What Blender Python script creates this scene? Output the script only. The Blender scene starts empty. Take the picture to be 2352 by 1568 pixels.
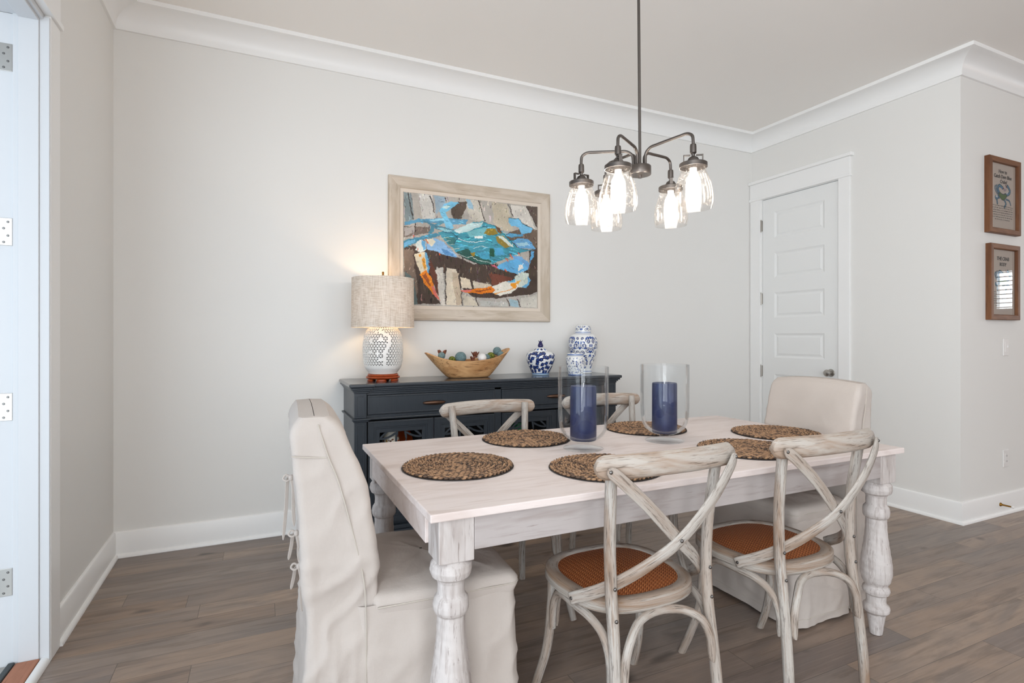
import bpy, bmesh, math, random
import numpy as np
from mathutils import Vector, Matrix
random.seed(7); rng = np.random.default_rng(5)
S = bpy.context.scene
PI = math.pi

# ------------------------------------------------------------------ camera
cam_d = bpy.data.cameras.new('camera'); cam = bpy.data.objects.new('camera', cam_d)
S.collection.objects.link(cam); S.camera = cam
cam_d.sensor_fit = 'HORIZONTAL'; cam_d.sensor_width = 36.0
cam_d.lens = 1251.3/2352*36
cam_d.shift_y = -12.0/2352
cam.location = (-4.127, -3.640, 1.2166)
cam.rotation_euler = (PI/2, 0, -math.radians(24.89))
cam_d.clip_start = 0.05

# ------------------------------------------------------------------ colour management
S.view_settings.view_transform = 'Standard'; S.view_settings.look = 'None'
S.view_settings.gamma = 1.0; S.view_settings.use_curve_mapping = False
S.view_settings.exposure = 0.54
S.cycles.max_bounces = 16; S.cycles.transmission_bounces = 16; S.cycles.transparent_max_bounces = 16
S.cycles.diffuse_bounces = 10
S.cycles.use_denoising = True
S.cycles.sample_clamp_indirect = 4.0
S.cycles.caustics_reflective = True; S.cycles.caustics_refractive = True

# ------------------------------------------------------------------ world
w = bpy.data.worlds.new('daylight_sky'); S.world = w; w.use_nodes = True
bg = w.node_tree.nodes['Background']; bg.inputs[0].default_value = (0.75, 0.87, 1.0, 1); bg.inputs[1].default_value = 0.85

def area(name, loc, rot, sx, sy, power, col):
    l = bpy.data.lights.new(name, 'AREA'); l.shape = 'RECTANGLE'; l.size = sx; l.size_y = sy
    l.energy = power; l.color = col
    o = bpy.data.objects.new(name, l); S.collection.objects.link(o); o.location = loc; o.rotation_euler = rot
    return o
# daylight entering by the open patio door on the left and by the big windows behind the camera, plus added fills
area('daylight_patio_door', (-6.0, -4.2, 1.25), (0, -PI/2, .9), 2.4, 2.0, 33, (0.84, 0.93, 1.0))
area('added_left_fill', (-4.95, -5.1, 1.5), (0, -PI/2, 0), 2.1, 2.4, 80, (0.93, 0.97, 1.0))  # added fill from behind the camera, brightens the closet wall
area('daylight_rear_windows', (-3.5, -7.35, 1.45), (PI/2, 0, 0), 2.2, 2.1, 34, (0.99, 0.99, 1.0))
area('added_warm_fill', (5.95, -6.1, 1.6), (0, PI/2, 0), 1.8, 2.2, 24, (1.0, 0.74, 0.62))  # added warm fill before a solid wall, turns the hall wall pinker

area('daylight_blind_window', (6.45, -3.75, 1.95), (0, PI/2, 0), .9, 2.8, 55, (0.86, 0.94, 1.0))

# ------------------------------------------------------------------ helpers
def L(r, g, b):
    f = lambda c: (c/255/12.92) if c/255 <= .04045 else ((c/255+.055)/1.055)**2.4
    return (f(r), f(g), f(b), 1)

class Nt:
    def __init__(s, name):
        s.m = bpy.data.materials.new(name); s.m.use_nodes = True; s.t = s.m.node_tree; s.t.nodes.clear()
        s.out = s.t.nodes.new('ShaderNodeOutputMaterial')
    def n(s, ty, **kw):
        o = s.t.nodes.new('ShaderNode'+ty)
        for k, v in kw.items():
            if k.startswith('i_'):
                k = k[2:]; k = int(k) if k.isdigit() else k.replace('_', ' ')
                if isinstance(v, bpy.types.NodeSocket): s.t.links.new(v, o.inputs[k])
                else: o.inputs[k].default_value = v
            else: setattr(o, k, v)
        return o
    def lk(s, a, b): s.t.links.new(a, b)
    def math(s, op, a, b=None, c=None):
        o = s.t.nodes.new('ShaderNodeMath'); o.operation = op
        for i, x in enumerate((a, b, c)):
            if x is None: continue
            if isinstance(x, bpy.types.NodeSocket): s.t.links.new(x, o.inputs[i])
            else: o.inputs[i].default_value = x
        return o.outputs[0]
    def coord(s, kind='Object', scale=(1,1,1), rot=(0,0,0)):
        tc = s.n('TexCoord'); mp = s.n('Mapping'); s.lk(tc.outputs[kind], mp.inputs[0])
        mp.inputs['Scale'].default_value = scale; mp.inputs['Rotation'].default_value = rot
        return mp.outputs[0]
    def noise(s, vec, sc=5, det=3, rough=.5, dist=0):
        o = s.n('TexNoise'); s.lk(vec, o.inputs['Vector']); o.inputs['Scale'].default_value = sc
        o.inputs['Detail'].default_value = det; o.inputs['Roughness'].default_value = rough; o.inputs['Distortion'].default_value = dist
        return o.outputs['Fac']
    def ramp(s, fac, stops, interp='LINEAR'):
        o = s.n('ValToRGB'); s.lk(fac, o.inputs[0]); cr = o.color_ramp; cr.interpolation = interp
        while len(cr.elements) < len(stops): cr.elements.new(.5)
        for e, (p, c) in zip(cr.elements, stops):
            e.position = p; e.color = c if len(c) == 4 else (*c, 1)
        return o.outputs[0]
    def mix(s, fac, a, b, mode='MIX'):
        o = s.n('MixRGB'); o.blend_type = mode
        for i, x in enumerate((fac, a, b)):
            if isinstance(x, bpy.types.NodeSocket): s.lk(x, o.inputs[i])
            else: o.inputs[i].default_value = x
        return o.outputs[0]
    def bump(s, h, strength=.3, dist=.01):
        o = s.n('Bump'); s.lk(h, o.inputs['Height']); o.inputs['Strength'].default_value = strength; o.inputs['Distance'].default_value = dist
        return o.outputs[0]
    def pr(s, col, rough=.5, metal=0, spec=.5, bump=None, **kw):
        o = s.n('BsdfPrincipled')
        if isinstance(col, bpy.types.NodeSocket): s.lk(col, o.inputs['Base Color'])
        else: o.inputs['Base Color'].default_value = col
        if isinstance(rough, bpy.types.NodeSocket): s.lk(rough, o.inputs['Roughness'])
        else: o.inputs['Roughness'].default_value = rough
        o.inputs['Metallic'].default_value = metal; o.inputs['Specular IOR Level'].default_value = spec
        if bump is not None: s.lk(bump, o.inputs['Normal'])
        for k, v in kw.items(): o.inputs[k.replace('_', ' ')].default_value = v
        s.lk(o.outputs[0], s.out.inputs[0]); return o

def plain(name, col, rough=.5, metal=0, spec=.5, **kw):
    n = Nt(name); n.pr(col, rough, metal, spec, **kw); return n.m
def paint_mat(name, col, rough=.55, bs=.05, spec=.3):
    n = Nt(name); v = n.coord(); f = n.noise(v, 220, 2); n.pr(col, rough, 0, spec, n.bump(f, bs, .002)); return n.m
def wood(name, light, mid, dark, axis='x', fine=60, rough=.6, patch=.5, bs=.25, dk=.36):
    n = Nt(name); st = {'x': (.06, 1, 1), 'y': (1, .06, 1), 'z': (1, 1, .06), 'g': (.06, 1, 1)}[axis]
    if axis == 'g':
        at = n.n('Attribute', attribute_name='Grain')
        def cm(sc):
            mp = n.n('Mapping'); n.lk(at.outputs['Vector'], mp.inputs[0]); mp.inputs['Scale'].default_value = sc; return mp.outputs[0]
        v = cm(st); big = cm((.25, 1, 1))
    else: v = n.coord(scale=st); big = n.coord(scale=tuple(.25 if s < 1 else 1 for s in st))
    a = n.noise(v, fine, 5, .65, .4); b = n.noise(big, 11, 3, .55, 1.2); c = n.noise(v, fine*2.6, 3, .7)
    base = n.mix(n.ramp(b, [(patch-.12, (0,0,0)), (patch+.16, (1,1,1))]), light, mid)
    base = n.mix(n.ramp(a, [(.30, (.8,)*3), (.47, (.0,)*3)]), base, mid)
    base = n.mix(n.ramp(c, [(dk-.08, (.85,)*3), (dk+.04, (0,)*3)]), base, dark)
    n.pr(base, rough, 0, .35, n.bump(a, bs, .004)); return n.m

M = {}
M['wall'] = paint_mat('wall_paint', L(227, 226, 223), .6)
M['ceil'] = paint_mat('ceiling_paint', L(241, 238, 234), .7)
M['trim'] = paint_mat('trim_paint', L(238, 238, 237), .35, .02, .5)
M['door'] = paint_mat('door_paint', L(232, 233, 232), .38, .02, .5)
M['table'] = wood('whitewashed_wood', L(217, 206, 202), L(197, 182, 175), L(160, 141, 133), 'x', 70, .5, .60, .10, .28)
M['table_z'] = wood('whitewashed_wood_upright', L(196, 190, 187), L(156, 145, 140), L(114, 100, 94), 'z', 75, .55, .56, .3, .35)
M['chair'] = wood('weathered_chair_wood', L(174, 168, 161), L(138, 116, 98), L(74, 62, 54), 'g', 105, .6, .55, .45, .41)
M['table_shaded'] = wood('whitewashed_apron_wood_shaded', L(172, 165, 163), L(150, 140, 136), L(122, 108, 102), 'x', 60, .5, .58, .12, .30)  # darker copy of the table wood, the apron's shade put into its colour
M['chair_x'] = wood('weathered_rail_wood', L(178, 171, 163), L(144, 118, 96), L(84, 70, 58), 'g', 85, .6, .54, .45, .39)
M['metal'] = plain('dark_bronze', L(96, 90, 86), .38, .9)
M['bolt'] = plain('bolt_steel', L(120, 118, 116), .35, 1)
M['steel'] = plain('satin_nickel', L(176, 172, 166), .3, 1)
M['gold'] = plain('aged_gold', L(140, 100, 40), .35, .8)
M['bronze'] = plain('bronze_pull', L(105, 80, 66), .35, .9)
M['white_plastic'] = plain('white_plastic', L(228, 226, 224), .35)
M['black'] = plain('black_rubber', L(20, 20, 20), .7)
M['black_gap'] = plain('weatherstrip', L(60, 66, 68), .6)
M['navy'] = None
n = Nt('slate_cabinet_paint'); f = n.noise(n.coord(scale=(1, 1, .12)), 90, 3)
n.pr(n.mix(f, L(40, 46, 53), L(50, 57, 64)), .34, 0, .5, n.bump(f, .04, .002)); M['navy'] = n.m
M['navy_top'] = plain('slate_cabinet_top', L(58, 63, 69), .16, 0, .6)
M['cab_in'] = plain('cabinet_interior', L(30, 30, 33), .7)
# floor planks
n = Nt('plank_floor'); tc = n.n('TexCoord'); sp = n.n('SeparateXYZ'); n.lk(tc.outputs['Object'], sp.inputs[0])
W_, L_ = .127, 1.22
row = n.math('FLOOR', n.math('DIVIDE', n.math('ADD', sp.outputs[1], .043), W_))
wr = n.n('TexWhiteNoise', noise_dimensions='1D'); n.lk(row, wr.inputs['W'])
xs = n.math('ADD', n.math('DIVIDE', sp.outputs[0], L_), n.math('MULTIPLY', wr.outputs['Value'], 7.0))
colm = n.math('FLOOR', xs)
cb = n.n('CombineXYZ'); n.lk(row, cb.inputs[0]); n.lk(colm, cb.inputs[1])
wp = n.n('TexWhiteNoise', noise_dimensions='2D'); n.lk(cb.outputs[0], wp.inputs['Vector'])
fy = n.math('FRACT', n.math('DIVIDE', n.math('ADD', sp.outputs[1], .043), W_)); fx = n.math('FRACT', xs)
ey = n.math('MINIMUM', fy, n.math('SUBTRACT', 1.0, fy)); ex = n.math('MINIMUM', fx, n.math('SUBTRACT', 1.0, fx))
gap = n.math('MAXIMUM', n.math('LESS_THAN', ey, .007), n.math('LESS_THAN', ex, .0009))
off = n.n('VectorMath', operation='MULTIPLY'); n.lk(wp.outputs['Color'], off.inputs[0]); off.inputs[1].default_value = (9, 9, 9)
ad = n.n('VectorMath', operation='ADD'); n.lk(tc.outputs['Object'], ad.inputs[0]); n.lk(off.outputs[0], ad.inputs[1])
def mapp(sc):
    mp = n.n('Mapping'); n.lk(ad.outputs[0], mp.inputs[0]); mp.inputs['Scale'].default_value = sc; return mp.outputs[0]
g1 = n.noise(mapp((.11, 1, 1)), 26, 5, .62, .5); g2 = n.noise(mapp((.35, 1, 1)), 5, 3, .6, 1.5); g3 = n.noise(mapp((.03, 1, 1)), 120, 3, .6)
kn = n.noise(mapp((.5, 1, 1)), 6.5, 2, .5)
base = n.ramp(wp.outputs['Value'], [(0, L(136, 114, 98)), (.25, L(160, 138, 120)), (.45, L(126, 112, 104)), (.65, L(168, 144, 124)), (.85, L(132, 122, 116)), (1, L(150, 128, 110))])
base = n.mix(n.ramp(g2, [(.38, (0,)*3), (.62, (1,)*3)]), base, n.mix(.5, base, L(104, 98, 96)))
base = n.mix(n.ramp(g1, [(.34, (.55,)*3), (.50, (0,)*3)]), base, L(100, 86, 76))
base = n.mix(n.ramp(g3, [(.5, (0,)*3), (.75, (.35,)*3)]), base, L(168, 150, 136))
base = n.mix(n.ramp(kn, [(.25, (.85,)*3), (.33, (0,)*3)]), base, L(70, 61, 56))
base = n.mix(n.math('MULTIPLY', gap, .7), base, L(62, 54, 48))
n.pr(base, n.ramp(g1, [(0, (.42,)*3), (1, (.3,)*3)]), 0, .45, n.bump(n.math('SUBTRACT', g1, n.math('MULTIPLY', gap, 1.0)), .12, .003)); M['floor'] = n.m
# cloth
def cloth(name, c1, c2):
    n = Nt(name); v = n.coord(); a = n.noise(n.coord(scale=(1, 1, .1)), 500, 2); b = n.noise(n.coord(scale=(.1, .1, 1)), 500, 2)
    c = n.noise(v, 9, 3, .5, .6); s_ = n.math('ADD', a, b)
    h = n.math('ADD', n.math('MULTIPLY', s_, .12), n.math('MULTIPLY', c, 1.0))
    col = n.mix(n.ramp(s_, [(.38, (0,)*3), (.65, (1,)*3)]), c1, c2)
    n.pr(col, .85, 0, .15, n.bump(h, .35, .012)); return n.m
M['linen'] = cloth('linen_cover', L(199, 190, 184), L(186, 177, 170))
M['stitch'] = plain('shaded_stitching', L(184, 176, 166), .8)  # seam thread slightly darker than linen, seam shading put into its colour
M['jamb'] = paint_mat('jamb_paint', L(208, 210, 212), .4, .02, .3)
M['shade'] = None
n = Nt('oatmeal_lampshade'); a = n.noise(n.coord(scale=(1, 1, .05)), 260, 2); b = n.noise(n.coord(scale=(.1, .1, 1)), 260, 2)
sc = n.math('MULTIPLY', n.math('ADD', a, b), .5)
col = n.ramp(sc, [(.38, L(204, 190, 174)), (.58, L(234, 226, 216))])
d = n.n('BsdfDiffuse', i_Color=col); t = n.n('BsdfTranslucent', i_Color=col); mx = n.n('MixShader', i_0=.16)
n.lk(d.outputs[0], mx.inputs[1]); n.lk(t.outputs[0], mx.inputs[2]); n.lk(mx.outputs[0], n.out.inputs[0]); M['shade'] = n.m
M['ceramic'] = plain('white_ceramic', L(232, 230, 226), .18, 0, .5)
M['redwood'] = wood('rosewood_stand', L(168, 78, 40), L(150, 62, 28), L(60, 22, 12), 'x', 60, .3, .5, .05)
M['olive'] = wood('carved_bowl_wood', L(210, 166, 118), L(176, 128, 82), L(112, 74, 46), 'x', 34, .5, .52, .15, .41)
# rattan seat chevron
n = Nt('rattan_weave'); tc = n.n('TexCoord'); sp = n.n('SeparateXYZ'); n.lk(tc.outputs['Object'], sp.inputs[0])
zz = n.math('ABSOLUTE', n.math('SUBTRACT', n.math('FRACT', n.math('MULTIPLY', sp.outputs[0], 64)), .5))
ph = n.math('ADD', n.math('MULTIPLY', sp.outputs[1], 105), n.math('MULTIPLY', zz, 2.0))
sw = n.math('SINE', n.math('MULTIPLY', ph, 6.283)); s2 = n.math('MULTIPLY', n.math('ADD', sw, 1), .5)
hgt = n.math('MULTIPLY', s2, n.math('SUBTRACT', 1.0, n.math('MULTIPLY', zz, 1.2)))
nz = n.noise(n.coord(), 60, 3)
rc = n.ramp(hgt, [(0, L(84, 40, 18)), (.35, L(160, 90, 48)), (1, L(214, 144, 92))])
rc = n.mix(n.ramp(nz, [(.4, (.0,)*3), (.7, (.45,)*3)]), rc, L(140, 72, 36))
n.pr(rc, .5, 0, .35, n.bump(hgt, .5, .002)); M['rattan'] = n.m
# vertex-colour driven surfaces
def vc(name, rough, spec=.5, bs=0, **kw):
    n = Nt(name); a = n.n('Attribute', attribute_name='Col'); bp_ = None
    if bs: bp_ = n.bump(n.noise(n.coord(), 160, 3), bs, .003)
    n.pr(a.outputs['Color'], rough, 0, spec, bp_, **kw); return n.m
M['porcelain'] = vc('blue_white_porcelain', .12, .5)
M['canvas'] = vc('painted_canvas', .6, .3, .35)
M['paper'] = vc('printed_paper', .7)
M['seagrass'] = vc('seagrass_braid', .6, .4)
M['candle'] = None
n = Nt('navy_candle_wax'); f = n.noise(n.coord(scale=(1, 1, .6)), 22, 5, .65)
n.pr(n.ramp(f, [(.35, L(22, 32, 66)), (.7, L(40, 50, 88))]), .42, 0, .4, Subsurface_Weight=0.0); M['candle'] = n.m
n = Nt('clear_glass'); gl = n.n('BsdfGlossy', i_Roughness=.02, i_Color=(1, 1, 1, 1)); tr = n.n('BsdfTransparent', i_Color=(.978, .985, .99, 1))
fr = n.n('LayerWeight', i_Blend=.12); m0 = tr
m1 = n.n('MixShader'); n.lk(n.math('ADD', n.math('MULTIPLY', fr.outputs['Fresnel'], .45), .012), m1.inputs[0]); n.lk(m0.outputs[0], m1.inputs[1]); n.lk(gl.outputs[0], m1.inputs[2])
n.lk(m1.outputs[0], n.out.inputs[0]); M['glass'] = n.m
n = Nt('seeded_glass'); v = n.coord()
vo = n.n('TexVoronoi', i_Scale=170.0); n.lk(v, vo.inputs['Vector'])
spots = n.ramp(vo.outputs['Distance'], [(.20, (1,)*3), (.34, (0,)*3)])
ms = n.noise(v, 55, 2); spots = n.mix(1.0, spots, n.ramp(ms, [(.42, (0,)*3), (.55, (1,)*3)]), 'MULTIPLY')
gl = n.n('BsdfGlossy', i_Roughness=.12); tr = n.n('BsdfTransparent', i_Color=(.97, .96, .95, 1)); tl = n.n('BsdfTranslucent', i_Color=(1, .93, .84, 1))
fr = n.n('LayerWeight', i_Blend=.28)
m1 = n.n('MixShader'); n.lk(n.math('MULTIPLY', fr.outputs['Facing'], .26), m1.inputs[0]); n.lk(tr.outputs[0], m1.inputs[1]); n.lk(gl.outputs[0], m1.inputs[2])
m2 = n.n('MixShader'); n.lk(n.math('ADD', n.math('MULTIPLY', spots, .11), .002), m2.inputs[0]); n.lk(m1.outputs[0], m2.inputs[1]); n.lk(tl.outputs[0], m2.inputs[2])
n.lk(m2.outputs[0], n.out.inputs[0]); M['seeded'] = n.m
n = Nt('picture_glass'); gl = n.n('BsdfGlossy', i_Roughness=.01); tr = n.n('BsdfTransparent'); fr = n.n('Fresnel', i_IOR=1.5)
m1 = n.n('MixShader', i_0=fr.outputs[0]); n.lk(tr.outputs[0], m1.inputs[1]); n.lk(gl.outputs[0], m1.inputs[2]); n.lk(m1.outputs[0], n.out.inputs[0]); M['pane'] = n.m
n = Nt('lit_bulb'); e = n.n('Emission', i_Color=(1, .93, .85, 1), i_Strength=38.0); n.lk(e.outputs[0], n.out.inputs[0]); M['bulb'] = n.m
n = Nt('lit_lamp_bulb'); e = n.n('Emission', i_Color=(1, .72, .42, 1), i_Strength=30.0); n.lk(e.outputs[0], n.out.inputs[0]); M['lampbulb'] = n.m
M['frame_grey'] = wood('limed_frame_wood', L(206, 194, 180), L(182, 168, 150), L(146, 130, 112), 'x', 30, .55, .5, .3, .34)
M['frame_grey_z'] = wood('limed_frame_wood_upright', L(206, 194, 180), L(182, 168, 150), L(146, 130, 112), 'z', 30, .55, .5, .3, .34)
M['liner'] = plain('linen_liner', L(214, 202, 188), .8)
M['brown'] = wood('walnut_frame_wood', L(122, 80, 50), L(98, 60, 36), L(62, 36, 22), 'z', 40, .5, .5, .2, .34)
M['brown_x'] = wood('walnut_frame_wood_level', L(124, 82, 52), L(98, 60, 36), L(62, 36, 22), 'x', 40, .5, .5, .2, .34)
M['sill'] = wood('cedar_sill', L(172, 118, 92), L(150, 98, 74), L(110, 70, 50), 'y', 40, .6)
M['ink'] = plain('ink', L(50, 44, 42), .8)

# ------------------------------------------------------------------ mesh builder
class B:
    def __init__(s): s.v = []; s.f = []; s.g = []
    def add(s, vs, fs):
        k = len(s.v); s.v += [tuple(map(float, p)) for p in vs]; s.f += [tuple(i+k for i in f) for f in fs]; return s
    def box(s, x0, x1, y0, y1, z0, z1):
        x0, x1 = sorted((x0, x1)); y0, y1 = sorted((y0, y1)); z0, z1 = sorted((z0, z1))
        return s.add([(x0,y0,z0),(x1,y0,z0),(x1,y1,z0),(x0,y1,z0),(x0,y0,z1),(x1,y0,z1),(x1,y1,z1),(x0,y1,z1)],
              [(0,3,2,1),(4,5,6,7),(0,1,5,4),(1,2,6,5),(2,3,7,6),(3,0,4,7)])
    def grid(s, rows, closed_u=False, closed_v=False, cap=False):
        R = len(rows); C = len(rows[0]); fs = []
        for i in range(R if closed_v else R-1):
            for j in range(C if closed_u else C-1):
                a = i*C+j; b = i*C+(j+1) % C; c = ((i+1) % R)*C+(j+1) % C; d = ((i+1) % R)*C+j
                fs.append((a, b, c, d))
        if cap: fs.append(tuple(range(C))[::-1]); fs.append(tuple((R-1)*C+j for j in range(C)))
        return s.add([p for r in rows for p in r], fs)
    def lathe(s, prof, seg=32, c=(0, 0, 0), cap=True, a0=0, m=None):
        rows = []
        for r, z in prof:
            row = [Vector((r*math.cos(a0+2*PI*k/seg), r*math.sin(a0+2*PI*k/seg), z)) for k in range(seg)]
            if m is not None: row = [m @ p for p in row]
            rows.append([(p[0]+c[0], p[1]+c[1], p[2]+c[2]) for p in row])
        return s.grid(rows, closed_u=True, cap=cap)
    def tube(s, pts, r, seg=10, cap=True, flat=1.0, sub=6, up=None):
        pts = spline(pts, sub); n_ = len(pts); rows = []
        rr = r if callable(r) else (lambda t: r); ref = Vector(up or (0, 0, 1)); prev = None
        for i, p in enumerate(pts):
            t = (pts[min(i+1, n_-1)]-pts[max(i-1, 0)]).normalized()
            if prev is None:
                a = ref.cross(t)
                if a.length < .05: a = Vector((1, 0, 0)).cross(t)
                a.normalize()
            else: a = (prev-t*prev.dot(t)).normalized()
            prev = a; b = t.cross(a); q = rr(i/(n_-1))
            rows.append([tuple(p+a*math.cos(2*PI*k/seg)*q+b*math.sin(2*PI*k/seg)*q*flat) for k in range(seg)])
            al_ = (al_+(p-pts[i-1]).length) if i else 0.0; s.g += [(al_, q*math.cos(2*PI*k/seg)*1.3, q*math.sin(2*PI*k/seg)*1.3) for k in range(seg)]
        return s.grid(rows, closed_u=True, cap=cap)
    def strap(s, pts, nrm, w, t, sub=5, round_=.35):
        """flat bentwood strip; nrm = face normal at each control point"""
        P = spline(pts, sub); Nn = spline(nrm, sub); rows = []; k = len(P)
        for i in range(k):
            tg = (P[min(i+1, k-1)]-P[max(i-1, 0)]).normalized(); nn = Nn[i]; nn = (nn-tg*nn.dot(tg)).normalized(); ww = tg.cross(nn)
            e = min(i, k-1-i)/(sub*.6); q = w*(1 if e >= 1 else math.sqrt(max(.1, 1-(1-e)**2)))
            c = min(q, t)*round_
            prof = [(-q/2, -t/2+c), (-q/2+c, -t/2), (q/2-c, -t/2), (q/2, -t/2+c), (q/2, t/2-c), (q/2-c, t/2), (-q/2+c, t/2), (-q/2, t/2-c)]
            rows.append([tuple(P[i]+ww*a+nn*b) for a, b in prof]); al_ = (al_+(P[i]-P[i-1]).length) if i else 0.0; s.g += [(al_, a, b) for a, b in prof]
        return s.grid(rows, closed_u=True, cap=True)
    def ell(s, c, r, seg=10, rings=6, m=None):
        rows = []
        for i in range(rings+1):
            th = PI*(i+.0001)/(rings+.0002)
            row = []
            for k in range(seg):
                p = Vector((math.sin(th)*math.cos(2*PI*k/seg)*r[0], math.sin(th)*math.sin(2*PI*k/seg)*r[1], -math.cos(th)*r[2]))
                if m is not None: p = m @ p
                row.append((p[0]+c[0], p[1]+c[1], p[2]+c[2]))
            rows.append(row)
        return s.grid(rows, closed_u=True)
    def frame_x(s, x0, x1, z0, z1, wd, y0, y1):
        """rectangular frame in the xz plane"""
        s.box(x0, x0+wd, y0, y1, z0, z1); s.box(x1-wd, x1, y0, y1, z0, z1)
        s.box(x0+wd, x1-wd, y0, y1, z1-wd, z1); return s.box(x0+wd, x1-wd, y0, y1, z0, z0+wd)
    def xf(s, m): s.v = [tuple(m @ Vector(p)) for p in s.v]; return s
    def build(s, name, mat, parent=None, smooth=False, bev=0, loc=None, seg=2, sharp=.6, col=None):
        me = bpy.data.meshes.new(name); me.from_pydata(s.v, [], s.f); me.materials.append(M[mat] if isinstance(mat, str) else mat)
        b = bmesh.new(); b.from_mesh(me); bmesh.ops.recalc_face_normals(b, faces=b.faces)
        b.to_mesh(me); b.free()
        if smooth:
            me.polygons.foreach_set('use_smooth', [True]*len(me.polygons)); me.set_sharp_from_angle(angle=sharp)
        if len(s.g) == len(s.v) and s.g:
            o_ = rng.uniform(0, 30, 3); at = me.attributes.new('Grain', 'FLOAT_VECTOR', 'POINT'); at.data.foreach_set('vector', (np.asarray(s.g, np.float32)+o_.astype(np.float32)).ravel())
        if col is not None:
            at = me.color_attributes.new('Col', 'FLOAT_COLOR', 'POINT'); at.data.foreach_set('color', np.asarray(col, np.float32).ravel())
        o = bpy.data.objects.new(name, me); S.collection.objects.link(o)
        if parent: o.parent = parent
        if loc: o.location = loc
        if bev:
            md = o.modifiers.new('bevel', 'BEVEL'); md.width = bev; md.segments = seg; md.limit_method = 'ANGLE'; md.angle_limit = .7
        return o

def spline(pts, sub):
    P = [Vector(p) for p in pts]
    if sub <= 1 or len(P) < 3: return P
    out = []
    for i in range(len(P)-1):
        a = P[max(i-1, 0)]; b = P[i]; c = P[i+1]; d = P[min(i+2, len(P)-1)]
        for k in range(sub):
            t = k/sub
            out.append(.5*((2*b)+(c-a)*t+(2*a-5*b+4*c-d)*t*t+(3*b-a-3*c+d)*t**3))
    out.append(P[-1]); return out

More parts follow.
